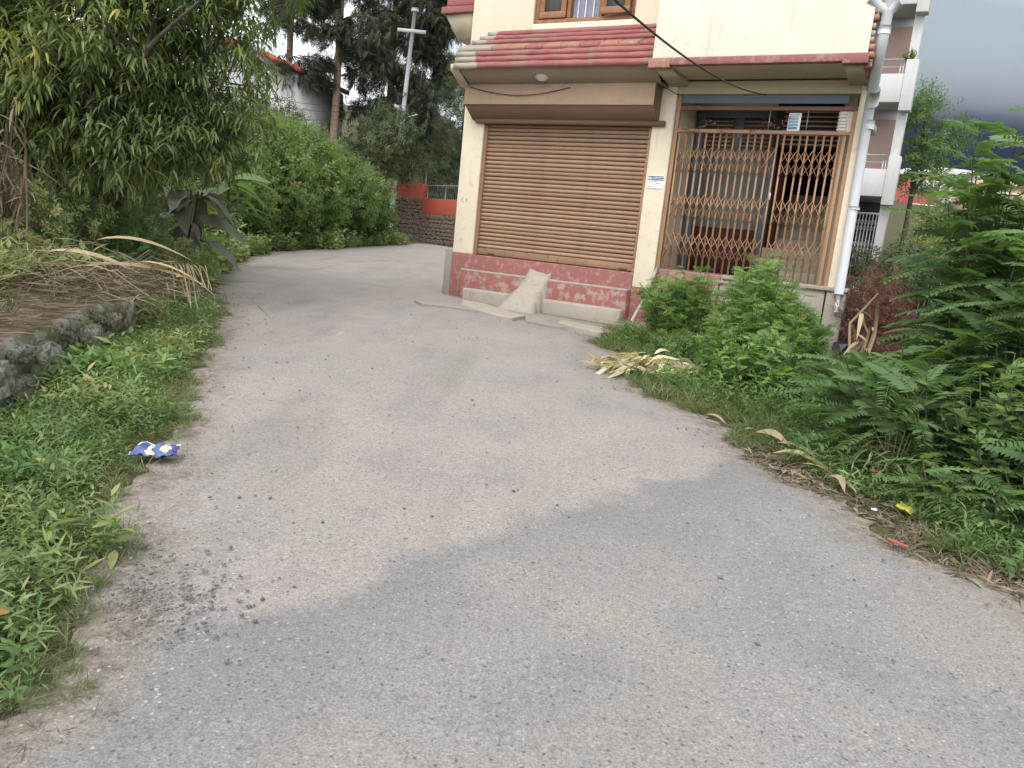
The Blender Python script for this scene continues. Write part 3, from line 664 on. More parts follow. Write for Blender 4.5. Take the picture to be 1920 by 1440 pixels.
for z in (0.05, 0.012, -0.03, -0.07): scribble(hs_, -0.06, 0.04, z, 0.026, 'sign_white', -0.0085)
for z in (0.095,): scribble(hs_, -0.07, 0.05, z, 0.018, 'ink', -0.0065)
# faint pencilled mark on the corner pillar
mk = hroot('pillar_mark', 'faint painted letters on the corner pillar beside the shutter', 'mark', 0.16, 0.0035, 2.10)
th = np.linspace(0.6, 5.2, 10); MB().tube(np.stack([0.03 * np.cos(th) - 0.03, th * 0 , 0.035 * np.sin(th)], -1), 0.004, 4).build('letter', M['soffit'], mk)
MB().tube([(0.025, 0, -0.05), (0.03, 0, 0.03), (0.06, 0, 0.025), (0.06, 0, 0.0), (0.03, 0, -0.005)], 0.004, 4).build('letter', M['soffit'], mk)
# garland on the gate
gl = hroot('garland', 'dried flower garland draped along the top of the folding gate', 'garland', 3.9, 0.0, 3.3)
gm = MB(); rr = np.random.RandomState(4)
keys = [(0.05, 0.10), (0.25, 0.02), (0.47, 0.22), (0.72, 0.02), (1.0, -0.02), (1.25, 0.20), (1.45, 0.12), (1.62, 0.28)]
kx = np.linspace(0.05, 1.6, 150); kz = np.interp(kx, [k[0] for k in keys], [k[1] for k in keys])
gm2 = MB()
for i, (x, z) in enumerate(zip(kx, kz)):
    d = rr.normal(0, 1, (2, 3)); d /= np.linalg.norm(d, axis=1)[:, None]
    p = A_([x, rr.normal(0, .012), z + rr.normal(0, .012)])
    (gm if i % 3 else gm2).add([p, p + d[0] * .035, p + d[1] * .03], T=[(0, 1, 2)], v=rr.rand())
gm.build('dry_flowers', M['brown_straw'], gl); gm2.build('leaves', M['red_leaf'], gl)
# cables and hose
def cable(name, label, pts, r, mat='black_cable', sag=0.0, n=24, cat='cable', group=None):
    pts = A_(pts, float)
    if len(pts) == 2:
        f = np.linspace(0, 1, n)[:, None]; P = pts[0] * (1 - f) + pts[1] * f; P[:, 2] -= sag * 4 * (f * (1 - f))[:, 0]
    else: P = pts
    return tag(MB().tube(P, r, 5).build(name, M[mat], smooth=True), label, cat, group)
g_end = A_(bl(5.15, 0.03, 3.86)); far = aty(1288, 0, 7.0); far2 = A_(g_end) + (far - g_end) * 2.6
cable('overhead_cable', 'black service cable dropping across the pale upper wall to the gate', [g_end, far2], 0.009, sag=0.45, n=40)
cable('slack_wire', 'thin slack wire looped across the shutter housing', [bl(s, 0.375, 3.93 - 0.14 * math.sin((s - 0.3) / 2.0 * math.pi)) for s in np.linspace(0.32, 2.2, 20)], 0.006)
cable('short_wire', 'short wire from the shutter housing to the gate pillar', [bl(3.58, 0.2, 3.95), bl(3.7, 0.1, 3.93), bl(3.84, 0.0, 3.86)], 0.006)
cable('hose', 'grey green hose hanging down the painted plinth from the gate corner', [bl(3.90, 0.08, 1.30), bl(3.88, 0.10, 1.22), bl(3.84, 0.16, 1.0), bl(3.78, 0.22, 0.75), bl(3.70, 0.30, 0.5), bl(3.68, 0.35, 0.40)], 0.026, 'hose', cat='hose')

# broken slabs along the foot of the steps
apron = root('pavement', None, None, (0, 0, 0)); apron['kind'] = 'structure'
def slab(px, th=0.05, mat='cement'):
    P = [gnd(*q) for q in px]; n = len(P)
    rr = np.random.RandomState(int(px[0][0]))
    V = [(p[0], p[1], SLOPE * p[1] + 0.035 + rr.uniform(0, .02)) for p in P]; V += [(x, y, z - 0.12) for x, y, z in V]
    me = bpy.data.meshes.new('slab'); me.from_pydata([tuple(map(float, v)) for v in V], [], [tuple(range(n))[::-1], tuple(range(n, 2 * n))] + [(i, (i + 1) % n, n + (i + 1) % n, n + i) for i in range(n)]); me.update()
    o = obj('slab', me, M[mat], apron); bv = o.modifiers.new('bevel', 'BEVEL'); bv.width = .012; bv.segments = 2
slab([(868, 566), (905, 573), (962, 590), (985, 597), (960, 602), (925, 594), (890, 584), (862, 577)])
slab([(776, 568), (850, 572), (880, 580), (893, 588), (850, 580), (790, 575)], mat='cement_dark')
slab([(1052, 605), (1085, 611), (1130, 620), (1150, 627), (1125, 630), (1075, 618), (1045, 611)])
slab([(988, 596), (1010, 602), (1035, 610), (1060, 617), (1020, 613), (985, 604)], mat='cement_dark')
slab([(1185, 590), (1245, 597), (1248, 612), (1190, 606)], mat='cement')
slab([(1160, 603), (1250, 612), (1245, 622), (1150, 612)], mat='cement_dark')
tag(MB().bar(gnd(1186, 592) + A_([0, 0, .07]), gnd(1262, 605) + A_([0, 0, .09]), 0.09, 0.035).build('plank', M['brown_bark'], bevel=.005), 'weathered plank lying at the foot of the gate pillar', 'plank')
# ------------------------------------------------------------------ neighbouring buildings
GP = BP + bn * -15
apt = root('apartment_building', 'grey three storey building with stacked balconies behind the drain pipe', 'building', (GP[0], GP[1], 0), RAD(61) - math.pi / 2)
ab = lambda nm, mat, *a, parent=None, bevel=0.01: BX(*a).build(nm, M[mat], parent or apt, bevel=bevel)
MB().add([(x - (.14 * (y - 1.42) if x > 0 else 0), y, z) for z in (.3, 12.6) for x, y in ((-2.0, 1.42), (5.44, 1.42), (5.44, 9.0), (-2.0, 9.0))], BOXF).build('wall', M['grey_wall'], apt)
ab('wall', 'grey_wall', -2.0, 5.40, 1.20, 1.41, 0.3, 1.4)
for k in range(4):
    zb = 3.98 + 2.78 * k
    if k < 3: 
        ab('wall_panel', 'brown_wall', 1.0, 5.42, 1.30, 1.415, zb + 0.02, zb + 2.5)
    ab('floor_slab', 'grey_wall', -1.5, 5.46, 0.02, 1.40, zb, zb + 0.16)
    if k < 3:
        ab('parapet', 'grey_white', -1.5, 5.46, -0.06, 0.06, zb - 0.02, zb + 0.80)
        ab('corner_box', 'grey_white', 5.465, 5.80, -0.08, 0.35, zb - 0.26, zb + 1.20)
        rl = MB().tube([(1.0, 0.0, zb + 1.22), (5.40, 0.0, zb + 1.22)], 0.02, 8).tube([(1.0, 0.0, zb + 1.0), (5.40, 0.0, zb + 1.0)], 0.016, 8).build('railing', M['galv'], apt, smooth=True)
        for s_ in (2.2, 3.3, 4.4, 5.32, 5.40): MB().tube([(s_, 0.0, zb + 0.80), (s_, 0.0, zb + 1.22)], 0.016, 8).build('railing_post', M['galv'], rl)
    else:
        ab('corner_box', 'grey_white', 5.465, 5.95, -0.2, 0.35, zb - 0.5, zb + 0.6)
ab('pillar', 'grey_white', 5.44, 5.70, 0.3, 0.7, 0.3, 12.3)
ab('recess_shade', 'dark_inside', 2.0, 5.43, 1.26, 1.40, 1.42, 3.9)  # flat near-black slab: the shade behind the gate is put into its colour
ag = bpy.data.objects.new('lattice_gate', None); col.objects.link(ag); ag.parent = apt
for x0, x1, z0_, z1_ in ((4.60, 5.42, 3.50, 3.56), (4.60, 5.42, 1.42, 1.47)): BX(x0, x1, 1.18, 1.22, z0_, z1_).build('rail', M['white_metal'], ag)
pk = MB().box(-.012, .012, -.01, .01, 0, 2.03).mesh('picket'); pk.materials.append(M['white_metal'])
la = MB().bar((0, 0, -.2), (.2, 0, .2), 0.006, 0.02, up=(0, 1, 0)).mesh('lattice_bar'); la.materials.append(M['white_metal'])
lb = MB().bar((0, 0, .2), (.2, 0, -.2), 0.006, 0.02, up=(0, 1, 0)).mesh('lattice_bar'); lb.materials.append(M['white_metal'])
for i in range(9):
    o = bpy.data.objects.new('picket', pk); col.objects.link(o); o.parent = ag; o.location = (4.6 + i * .1, 1.2, 1.47)
    if i < 7:
        for zc in (1.75, 2.45, 3.15):
            for me_, y in ((la, 1.18), (lb, 1.215)):
                o = bpy.data.objects.new('lattice_bar', me_); col.objects.link(o); o.parent = ag; o.location = (4.6 + i * .1, y, zc)

wh = root('white_house', 'white house with red eaves half hidden behind the tall dark trees', 'house', (-14.3, 38.0, 3.0), RAD(-12))
BX(-5.0, 0.0, 0.0, 6.0, 0, 6.3).build('wall', M['house_white'], wh)
BX(0.002, 2.5, 0.9, 6.0, 0, 5.3).build('wall', M['house_white'], wh)
rfm = MB().add([(-5.4, -0.6, 6.2), (0.3, -0.6, 6.2), (0.3, 6.5, 6.2), (-5.4, 6.5, 6.2), (-4.0, 2.0, 6.9), (-1.0, 2.0, 6.9), (-1.0, 4.0, 6.9), (-4.0, 4.0, 6.9)], BOXF).build('roof', M['far_grey'], wh)
BX(-5.42, 0.32, -0.63, -0.58, 6.12, 6.3).build('eave_board', M['red_wall'], rfm)
MB().add([(0.6, 0.5, 5.95), (2.7, 0.5, 5.3), (2.7, 6.3, 5.3), (0.6, 6.3, 5.95), (0.6, 0.5, 6.2), (2.7, 0.5, 5.55), (2.7, 6.3, 5.55), (0.6, 6.3, 6.2)], BOXF).build('side_roof', M['red_wall'], wh)
for x in (-3.6, -1.9): 
    w_ = BX(x, x + .9, -0.02, 0.05, 2.7, 4.0).build('window', M['wood'], wh); BX(x + .06, x + .84, -0.03, -0.02, 2.76, 3.94).build('pane', M['glass'], w_)
w_ = BX(0.5, 1.05, 0.86, 0.9, 2.9, 3.9).build('window', M['dark_inside'], wh); BX(0.55, 1.0, 0.85, 0.858, 2.95, 3.85).build('pane', M['glass'], w_)
BX(0.02, 0.28, 0.86, 0.899, 0, 5.4).build('corner_band', M['grey_white'], wh)

# far town on the opposite slope
def far_house(label, px0, px1, pyt, Y, wall, roof, h=5.0, rows=1, nwin=4, roof_h=0.5):
    a = aty(px0, pyt, Y); b_ = aty(px1, pyt, Y); w = b_[0] - a[0]; zt = (a[2] + b_[2]) / 2
    r = root('town_house', label, 'house', (a[0], Y, zt - h), 0, 'houses on the far slope')
    BX(0, w, 0, 5, -3, h).build('wall', M[wall], r)
    MB().add([(-.2, -.3, h), (w + .2, -.3, h), (w + .2, 5.3, h), (-.2, 5.3, h), (-.1, 1.2, h + roof_h), (w + .1, 1.2, h + roof_h), (w + .1, 4, h + roof_h), (-.1, 4, h + roof_h)], BOXF).build('roof', M[roof], r)
    for k in range(rows):
        for i in range(nwin):
            x = (i + .5) * w / nwin - .35; z = h - 1.6 - 2.3 * k
            wn = BX(x, x + .7, -.06, .02, z, z + 1.0).build('window', M['far_white'], r); BX(x + .08, x + .62, -.08, -.06, z + .08, z + .92).build('pane', M['glass'], wn)
    return r
far_house('red and white painted house on the far slope beside the young tree', 1712, 1768, 326, 78, 'far_red', 'far_white', 4.2, 2, 4)
far_house('long grey roofed house on the far slope below the mountain', 1768, 1860, 338, 84, 'far_grey', 'far_grey', 5.0, 1, 5, 1.2)
far_house('pale flat roofed house on the far slope above the grey one', 1830, 1905, 330, 95, 'far_white', 'far_white', 3.6, 1, 4, 0.3)
far_house('terracotta walled house on the far slope behind the feathery shrub', 1850, 1990, 352, 74, 'far_brick', 'far_brick', 4.6, 1, 6, 0.5)

# red topped retaining wall with fence, past the bend
def wallseg(name, label, p, q, z0_, zs, zr, zf, npost, mesh_=True):
    p, q = A_(p, float), A_(q, float); L = np.linalg.norm(q - p); ang = math.atan2(q[1] - p[1], q[0] - p[0])
    r = root(name, label, 'wall', (p[0], p[1], 0), ang, 'walls past the bend')
    BX(0, L, 0.12, 0.7, z0_ - .5, zs).build('stone_core', M['moss_core'], r)
    BX(-.02, L + .02, 0.05, 0.55, zs, zr).build('painted_wall', M['red_wall'], r, bevel=.02)
    rr = np.random.RandomState(int(L * 100)); x = 0; n = 0
    zc = z0_
    while zc < zs - .05:
        h = rr.uniform(.14, .24); x = -rr.uniform(0, .15)
        while x < L:
            w = rr.uniform(.2, .42); o = obj('stone', STONES[rr.randint(4)], None, r); n += 1
            o.location = (x + w / 2, 0.12, zc + h / 2); o.scale = (w * .56, .10, h * .6); o.rotation_euler = (0, rr.normal(0, .1), 0); x += w
        zc += h
    for i in range(npost):
        s_ = i * L / max(npost - 1, 1); MB().tube([(s_, .3, zr - .05), (s_, .3, zf)], 0.03, 6).build('fence_post', M['fence_grey'], r)
    MB().tube([(0, .3, zf), (L, .3, zf)], 0.022, 6).build('fence_rail', M['fence_grey'], r)
    for i in range(int(L / .14)):
        MB().tube([(i * .14, .3, zr), (i * .14, .3, zf)], 0.006, 4, cap=False).build('fence_rod', M['fence_grey'], r)
    return r
# rounded stone shapes shared by the walls
def stone_mesh(seed):
    import bmesh
    bm = bmesh.new(); bmesh.ops.create_icosphere(bm, subdivisions=2, radius=1.0)
    for v in bm.verts:
        d = v.co.normalized(); k = 1.0 / max(abs(d.x), abs(d.y), abs(d.z)); v.co = d * (0.5 + 0.5 * k) * (1 + .30 * mnoise.noise(d * 1.3 + Vector((seed * 9.1, 0, 0))) + .12 * mnoise.noise(d * 4 + Vector((0, seed * 3.1, 0))))
    me = bpy.data.meshes.new('stone'); bm.to_mesh(me); bm.free(); return me
STONES = []
for i in range(4): STONES.append(stone_mesh(i)); STONES[i].materials.append(M['field_stone'])
MOSSY = []
for i in range(5): MOSSY.append(stone_mesh(i + 10)); MOSSY[i].materials.append(M['mossy_stone'])
wallseg('retaining_wall', 'short red topped stone wall section facing down the lane past the hedge', (-6.6, 36.6), (-4.98, 36.0), 1.0, 2.85, 3.65, 4.3, 3)
wallseg('retaining_wall', 'long red topped stone wall with fence curving behind the shop house', (-4.95, 35.95), (1.5, 29.0), 0.85, 2.3, 3.0, 3.6, 8)

# utility pole
up = root('utility_pole', 'galvanised steel utility pole with crossarm rising behind the hedge', 'pole', (-6.34, 36.0, 1.05))
MB().tube([(0, 0, -.3), (0.13, 0, 3.0), (0.30, 0, 6.9), (0.44, 0, 9.9)], [.125, .115, .095, .08], 12).build('pole', M['pole_grey'], up, smooth=True)
MB().box(-0.25, 1.0, -.10, -.04, 8.95, 9.10).build('crossarm', M['pole_grey'], up)
MB().tube([(0.44, 0, 9.86), (0.44, 0, 10.0)], .16, 8).build('cap', M['pole_grey'], up)
MB().tube([(0.16, -.05, 5.1), (0.5, -.3, 5.35), (0.95, -.5, 5.5)], .03, 6).build('lamp_arm', M['far_white'], up)
BX(0.05, .2, -.25, -.12, 2.2, 2.6).build('junction_box', M['far_white'], up); BX(0.08, .24, -.25, -.12, 2.9, 3.3).build('junction_box', M['far_white'], up)
th = np.linspace(0, 12, 40); MB().tube(np.stack([.15 + .2 * np.cos(th) * .9, -.1 + .1 * np.sin(th), 6.3 + .12 * np.sin(th * 2.3)], -1), .018, 4).build('cable_coil', M['black_cable'], up)
for i, (za, xb, zb) in enumerate(((7.1, -13.5, 7.0), (6.85, -13.5, 6.7), (6.6, -14.5, 6.1))):
    cable('aerial_wire', ('upper', 'middle', 'lower')[i] + ' thin aerial wire from the utility pole to the white house', [(-6.1, 36, za), (xb, 37.2, zb)], 0.012, sag=.35, group='wires from the utility pole')

# ------------------------------------------------------------------ foliage machinery
def frames(d, up):
    d = d / (np.linalg.norm(d, axis=1)[:, None] + 1e-9); z = up - (up * d).sum(1)[:, None] * d; z /= np.linalg.norm(z, axis=1)[:, None] + 1e-9
    y = np.cross(z, d); return np.stack([d, y, z], -1)
def inst(tp, pos, R, sc, v):
    """tp=(V,T,vo): copies of a template, returns V,T,v"""
    V, T, vo = tp; m, n = len(pos), len(V); sc = np.asarray(sc); sc = sc[:, None] if sc.ndim == 1 else sc
    P = np.einsum('mij,mnj->mni', R, V[None] * sc[:, None, :]) + pos[:, None]
    F = (T[None] + (np.arange(m) * n)[:, None, None]).reshape(-1, 3)
    return P.reshape(-1, 3), F, np.clip(v[:, None] + vo[None], 0.01, 0.99).ravel()
def leaf(w=.2, segs=3, fold=.15, droop=.3, wide=.4):
    V = [(0, 0, 0)]; T = []
    xs = np.linspace(0, 1, segs + 1)
    for i in range(1, segs):
        x = xs[i]; hw = w * .5 * (math.sin(math.pi * x ** (0.5 / max(wide, .1) * .8)) ** .8); z = -droop * x * x
        V += [(x, hw, z + fold * hw), (x, 0, z), (x, -hw, z + fold * hw)]
    V.append((1, 0, -droop)); n = len(V)
    T += [(0, 2, 1), (0, 3, 2)]
    for i in range(segs - 2):
        a = 1 + 3 * i; T += [(a, a + 1, a + 4), (a, a + 4, a + 3), (a + 1, a + 2, a + 5), (a + 1, a + 5, a + 4)]
    a = n - 4; T += [(a, a + 1, n - 1), (a + 1, a + 2, n - 1)]
    return A_(V, float), A_(T), np.zeros(n)
def merge(parts):
    V, T, v, n = [], [], [], 0
    for a, b_, c_ in parts: V.append(a); T.append(b_ + n); v.append(c_); n += len(a)
    return np.concatenate(V), np.concatenate(T), np.concatenate(v)
def sprig(n, lf, size, spread, rise, rng, L=1.0, lean=0.0):
    """upright stalk (+Z) of height L with n leaves"""
    f = np.linspace(.12, 1, n); az = np.arange(n) * 2.4 + rng.uniform(0, 6, 1)
    d = np.stack([np.cos(az) * spread, np.sin(az) * spread, np.full(n, rise) + rng.normal(0, .2, n) + f * .5], -1)
    pos = np.stack([rng.normal(0, .04, n) * L + lean * f ** 2, rng.normal(0, .04, n) * L, f * L], -1)
    return inst(lf, pos, frames(d, np.tile([0, 0, 1.], (n, 1)) + rng.normal(0, .25, (n, 3))), size * rng.uniform(.7, 1.2, n) * (1.1 - .4 * f), rng.normal(0, .06, n))
def pinnate(npair, ll, lw, rng, droop=.25, taper=True, tp=None):
    """frond along +X, unit length"""
    parts = []; tp = tp or leaf(lw, 3, .1, .15, .55)
    xs = np.linspace(.1, 1, npair); zz = -droop * xs ** 2
    s = ll * (np.sin(math.pi * (xs * .75 + .18)) * .5 + .55 if taper else np.ones(npair))
    for sg in (1, -1):
        d = np.stack([np.full(npair, .38), np.full(npair, sg * 1.0), rng.normal(-.12, .12, npair)], -1)
        parts.append(inst(tp, np.stack([xs, xs * 0, zz], -1), frames(d, np.tile([0, 0, 1.], (npair, 1)) + rng.normal(0, .15, (npair, 3))), s * rng.uniform(.9, 1.1, npair), rng.normal(0, .07, npair)))
    rx = np.linspace(0, 1, 6); V = []; T = []
    for i, x in enumerate(rx): z = -droop * x * x; h = .010 * (1 - .7 * x); V += [(x, h, z), (x, -h, z), (x, 0, z - h * 1.5)]
    for i in range(5):
        a = 3 * i
        for p, q in ((0, 1), (1, 2), (2, 0)): T += [(a + p, a + q, a + 3 + q), (a + p, a + 3 + q, a + 3 + p)]
    parts.append((A_(V), A_(T), np.full(len(V), .1))); return merge(parts)
def tmesh(name, g, mat):
    me = mesh(name, g[0], g[1], g[2]); me.materials.append(M[mat]); return me

RG = np.random.RandomState
LF_LANCE = leaf(.19, 4, .2, .55, .45); LF_OV = leaf(.5, 3, .2, .2, .6); LF_NAR = leaf(.14, 3, .1, .35, .45); LF_MID = leaf(.32, 3, .2, .25, .5)
def stems_tubes(mb, base, tops, r0_, r1_, bend=.3, n=5, sides=5):
    for b_, tp in zip(base, tops):
        f = np.linspace(0, 1, n)[:, None]; mid = b_ * (1 - f) + tp * f; out = tp - b_; out[2] = 0
        mid = mid - (f * (1 - f)) * out * bend; mb.tube(mid, np.linspace(r0_, r1_, n), sides, cap=False)
def bush(name, label, cat, base, h, r, nst, lps, tp, size, mat, seed, rise=.35, vmean=.5, vs=.2, group=None, stem='green_stem', full=.15, stemr=.007, droop=0.0, extra=None):
    rng = RG(seed); bx, by = base[:2]; bz = tz(bx, by) if len(base) < 3 else base[2]
    rt = root(name, label, cat, (bx, by, bz), 0, group)
    az = rng.uniform(0, 2 * math.pi, nst); rad = r * np.sqrt(rng.uniform(0, 1, nst)); hh = h * (1 - .45 * (rad / r) ** 2) * rng.uniform(.75, 1.05, nst)
    tops = np.stack([np.cos(az) * rad, np.sin(az) * rad, hh], -1); bs = np.stack([np.cos(az) * rad * .3, np.sin(az) * rad * .3, np.full(nst, -.05)], -1)
    mb = MB(); stems_tubes(mb, bs, tops.copy(), stemr, stemr * .4); mb.build('stems', M[stem], rt)
    f = rng.uniform(full, 1, (nst, lps)) ** .8; out = tops - bs; out[:, 2] = 0
    P = bs[:, None] * (1 - f[..., None]) + tops[:, None] * f[..., None] - (f * (1 - f))[..., None] * out[:, None] * .3
    n = nst * lps; a2 = rng.uniform(0, 2 * math.pi, n); P = P.reshape(-1, 3)
    d = np.stack([np.cos(a2), np.sin(a2), rise + rng.normal(0, .3, n) - droop], -1); d[:, :2] += P[:, :2] / (r + .01) * .5
    sz = size * rng.uniform(.6, 1.2, n) * (1.15 - .45 * f.ravel())
    vstem = np.repeat(rng.normal(0, vs * .6, nst), lps)
    g = inst(tp, P, frames(d, np.tile([0, 0, 1.], (n, 1)) + rng.normal(0, .35, (n, 3))), sz, vmean + vstem + rng.normal(0, vs * .7, n) + .18 * (f.ravel() - .5))
    obj('foliage', tmesh('foliage', g, mat), None, rt)
    return rt
def crown_points(blobs, n, rng, gap=.0, gs=1.2, shell=.5):
    B = A_(blobs, float); w = (B[:, 3] * B[:, 4] * B[:, 5]) ** (2 / 3); k = rng.choice(len(B), n, p=w / w.sum())
    d = rng.normal(0, 1, (n, 3)); d /= np.linalg.norm(d, axis=1)[:, None]
    rr_ = 1 - shell * rng.uniform(0, 1, n) ** 1.6
    P = B[k, :3] + d * rr_[:, None] * B[k, 3:6]
    nn = A_([mnoise.noise(Vector(p * gs)) for p in P]); P = P + d * (nn * .35)[:, None] * np.minimum(B[k, 3:6], 1.2)
    keep = nn > gap - .5 if gap else np.ones(n, bool)
    return P[keep], d[keep], nn[keep]
def blobtree(name, label, cat, base, trunk_h, trunk_r, blobs, n, tp, size, mat, seed, bark='dark_bark', gap=0.0, gs=1.2, vmean=.5, vs=.2, group=None, rise=.1, shell=.5, limbs=7, bz=None):
    rng = RG(seed); z = tz(*base) if bz is None else bz; rt = root(name, label, cat, (base[0], base[1], z), 0, group)
    P, d, nn = crown_points(blobs, n, rng, gap, gs, shell); n = len(P)
    mb = MB(); tip = A_([0, 0, trunk_h]); cz = A_(blobs, float)
    top = cz[:, 2].max()
    mb.tube([(0, 0, -.2), (.03 * trunk_h * .2, 0, trunk_h * .5), (0, .02, trunk_h), (0, 0, max(top, trunk_h + .3))], [trunk_r * 1.25, trunk_r, trunk_r * .8, trunk_r * .2], 9)
    for i in range(limbs):
        b_ = cz[i % len(cz)]; e = b_[:3] + rng.normal(0, .4, 3) * b_[3:6]; s0 = A_([0, 0, trunk_h * rng.uniform(.6, 1.0)])
        f = np.linspace(0, 1, 6)[:, None]; mb.tube(s0 * (1 - f) + e * f + A_([0, 0, 1]) * (f * (1 - f)) * .3, np.linspace(trunk_r * .5, trunk_r * .1, 6), 6)
    mb.build('trunk', M[bark], rt, smooth=True)
    dd = d + rng.normal(0, .6, (n, 3)); dd[:, 2] += rise
    g = inst(tp, P, frames(dd, d * .5 + np.tile([0, 0, 1.], (n, 1)) + rng.normal(0, .4, (n, 3))), size * rng.uniform(.65, 1.25, n), vmean + nn * .35 + rng.normal(0, vs * .6, n))
    obj('crown', tmesh('crown', g, mat), None, rt)
    return rt
rg = RG(1)
def zsprig(sp):  # make an upright sprig usable along +X
    V = sp[0][:, [2, 1, 0]].copy(); V[:, 2] *= -1; return V, sp[1], sp[2]
SP_OV = [sprig(9, LF_OV, .42, 1.0, .15, rg) for _ in range(3)]
SP_NAR = [sprig(12, LF_NAR, .42, 1.0, .35, rg) for _ in range(3)]
SP_MID = [sprig(10, LF_MID, .42, 1.0, .25, rg) for _ in range(3)]
TW_MID = zsprig(SP_MID[0]); TW_OV = zsprig(SP_OV[0]); TW_NAR = zsprig(SP_NAR[0])

# ------------------------------------------------------------------ left side: peach tree
def peach():
    rng = RG(21); bx, by = -5.55, 9.9; bz = tz(bx, by)
    rt = root('peach_tree', 'large peach tree with drooping narrow leaves beside the bend of the lane', 'tree', (bx, by, bz))
    mb = MB(); ends = []
    for k, (az, ln, up_) in enumerate(((-2.6, 1.9, 2.3), (2.8, 2.0, 1.8), (-.2, 2.0, 2.6), (.7, 1.6, 3.0), (1.9, 1.6, 2.6), (-1.4, 1.7, 2.5), (3.6, 1.2, 3.4), (-.8, 2.2, 2.1))):
        b0 = A_([math.cos(az) * .1, math.sin(az) * .1, .25 + .15 * (k % 3)]); e = A_([math.cos(az) * ln, math.sin(az) * ln, up_ + .6])
        f = np.linspace(0, 1, 8)[:, None]; P = b0 * (1 - f) + e * f + rng.normal(0, .05, (8, 3)); P[:, 2] += (f * (1 - f))[:, 0] * .5
        mb.tube(P, np.linspace(.06, .018, 8), 7)
        for j in range(5):
            s0 = P[2 + j]; a2 = az + rng.normal(0, .9); e2 = s0 + A_([math.cos(a2) * rng.uniform(.5, 1.1), math.sin(a2) * rng.uniform(.5, 1.1), rng.uniform(.1, .9)])
            g_ = np.linspace(0, 1, 5)[:, None]; Q = s0 * (1 - g_) + e2 * g_; mb.tube(Q, np.linspace(.028, .010, 5), 5); ends.append(e2)
    mb.tube([(0, 0, -.2), (0, 0, .3), (.02, 0, .75)], [.16, .13, .10], 9); mb.build('trunk', M['dark_bark'], rt, smooth=True)
    blobs = [(-.2, 0, 3.0, 2.3, 2.0, 1.5), (1.05, -.3, 2.75, 1.2, 1.2, 1.2), (1.35, .2, 4.2, 1.2, 1.3, 1.2), (-1.6, -.3, 2.6, 1.4, 1.4, 1.3), (.2, 0, 4.6, 2.2, 1.8, 1.4), (.5, -.6, 2.0, 1.4, 1.0, .75), (-.9, -.7, 1.6, 1.0, .8, .7), (-2.6, 0, 4.2, 1.6, 1.6, 1.3), (.9, -.9, 1.55, .9, .7, .6), (-.2, -1.2, 2.4, 1.5, .7, .9), (1.6, -.2, 1.7, .8, .8, .6)]
    P, d, nn = crown_points(blobs, 7000, rng, .12, 1.1, .75)
    n = len(P); K = 12
    az = rng.uniform(0, 2 * math.pi, (n, K)); dr = np.stack([np.cos(az), np.sin(az), rng.uniform(-.5, .45, (n, K))], -1).reshape(-1, 3) + np.repeat(d * .35, K, 0)
    pos = np.repeat(P, K, 0) + rng.normal(0, .05, (n * K, 3)); 
    vv = np.repeat(.40 + nn * .4 + (rng.rand(n) < .07) * .34 + rng.normal(0, .1, n), K) + rng.normal(0, .07, n * K)
    g = inst(leaf(.17, 4, .2, .75, .45), pos, frames(dr, np.tile([0, 0, 1.], (n * K, 1)) + rng.normal(0, .2, (n * K, 3))), rng.uniform(.10, .18, n * K), vv)
    obj('crown', tmesh('crown', g, 'peach_leaf'), None, rt)
    tw = MB()
    for p, q in zip(P[::6], d[::6]): tw.tube([p - q * .35 + A_([0, 0, -.12]), p], [.008, .004], 4, cap=False)
    tw.build('twigs', M['dark_bark'], rt, kind='stuff')
peach()
# trees behind it
SPRAY = merge([inst(leaf(.07, 3, .1, .5, .4), np.zeros((12, 3)), frames(np.stack([np.cos(np.arange(12) * .52) * .6, np.sin(np.arange(12) * .52) * .6, np.linspace(.3, -.9, 12)], -1), np.tile([0, 0, 1.], (12, 1))), np.linspace(.7, 1.1, 12), rg.normal(0, .05, 12))])
def conifer(label, x, y, h, r, z_low, seed, n=4200):
    rng = RG(seed); bz = tz(x, y); rt = root('conifer_tree', label, 'tree', (x, y, bz), 0, 'tall dark trees behind the hedge')
    mb = MB(); mb.tube([(0, 0, -.3), (.05, 0, h * .3), (0, .05, h * .65), (0, 0, h)], [.22, .18, .13, .03], 10)
    P, D = [], []
    nb = 60
    for i in range(nb):
        z = z_low + (h - z_low) * (i / nb) ** .9; az = rng.uniform(0, 6.28); L = r * (1 - .75 * (z - z_low) / (h - z_low)) * rng.uniform(.55, 1.15)
        e = A_([math.cos(az) * L, math.sin(az) * L, z - .1 * L + rng.normal(0, .3)]); f = np.linspace(0, 1, 5)[:, None]; s0 = A_([0, 0, z])
        Q = s0 * (1 - f) + e * f; Q[:, 2] += (f * (1 - f))[:, 0] * .8; mb.tube(Q, np.linspace(.05, .012, 5), 5, cap=False)
        k = n // nb; g_ = rng.uniform(.12, 1.05, k)[:, None]; B = s0 * (1 - g_) + e * g_; B[:, 2] += (g_ * (1 - g_))[:, 0] * .8 - rng.uniform(0, .75, k) * g_[:, 0]
        B += rng.normal(0, .22, (k, 3)) * (.4 + g_); P.append(B); D.append(np.tile([math.cos(az), math.sin(az), -.5], (k, 1)))
    mb.build('trunk', M['brown_bark'], rt, smooth=True); P = np.concatenate(P); D = np.concatenate(D); m = len(P)
    g = inst(SPRAY, P, frames(D + rng.normal(0, .5, (m, 3)), np.tile([0, 0, 1.], (m, 1)) + rng.normal(0, .3, (m, 3))), rng.uniform(.32, .62, m), .45 + rng.normal(0, .22, m))
    obj('crown', tmesh('crown', g, 'conifer_leaf'), None, rt)
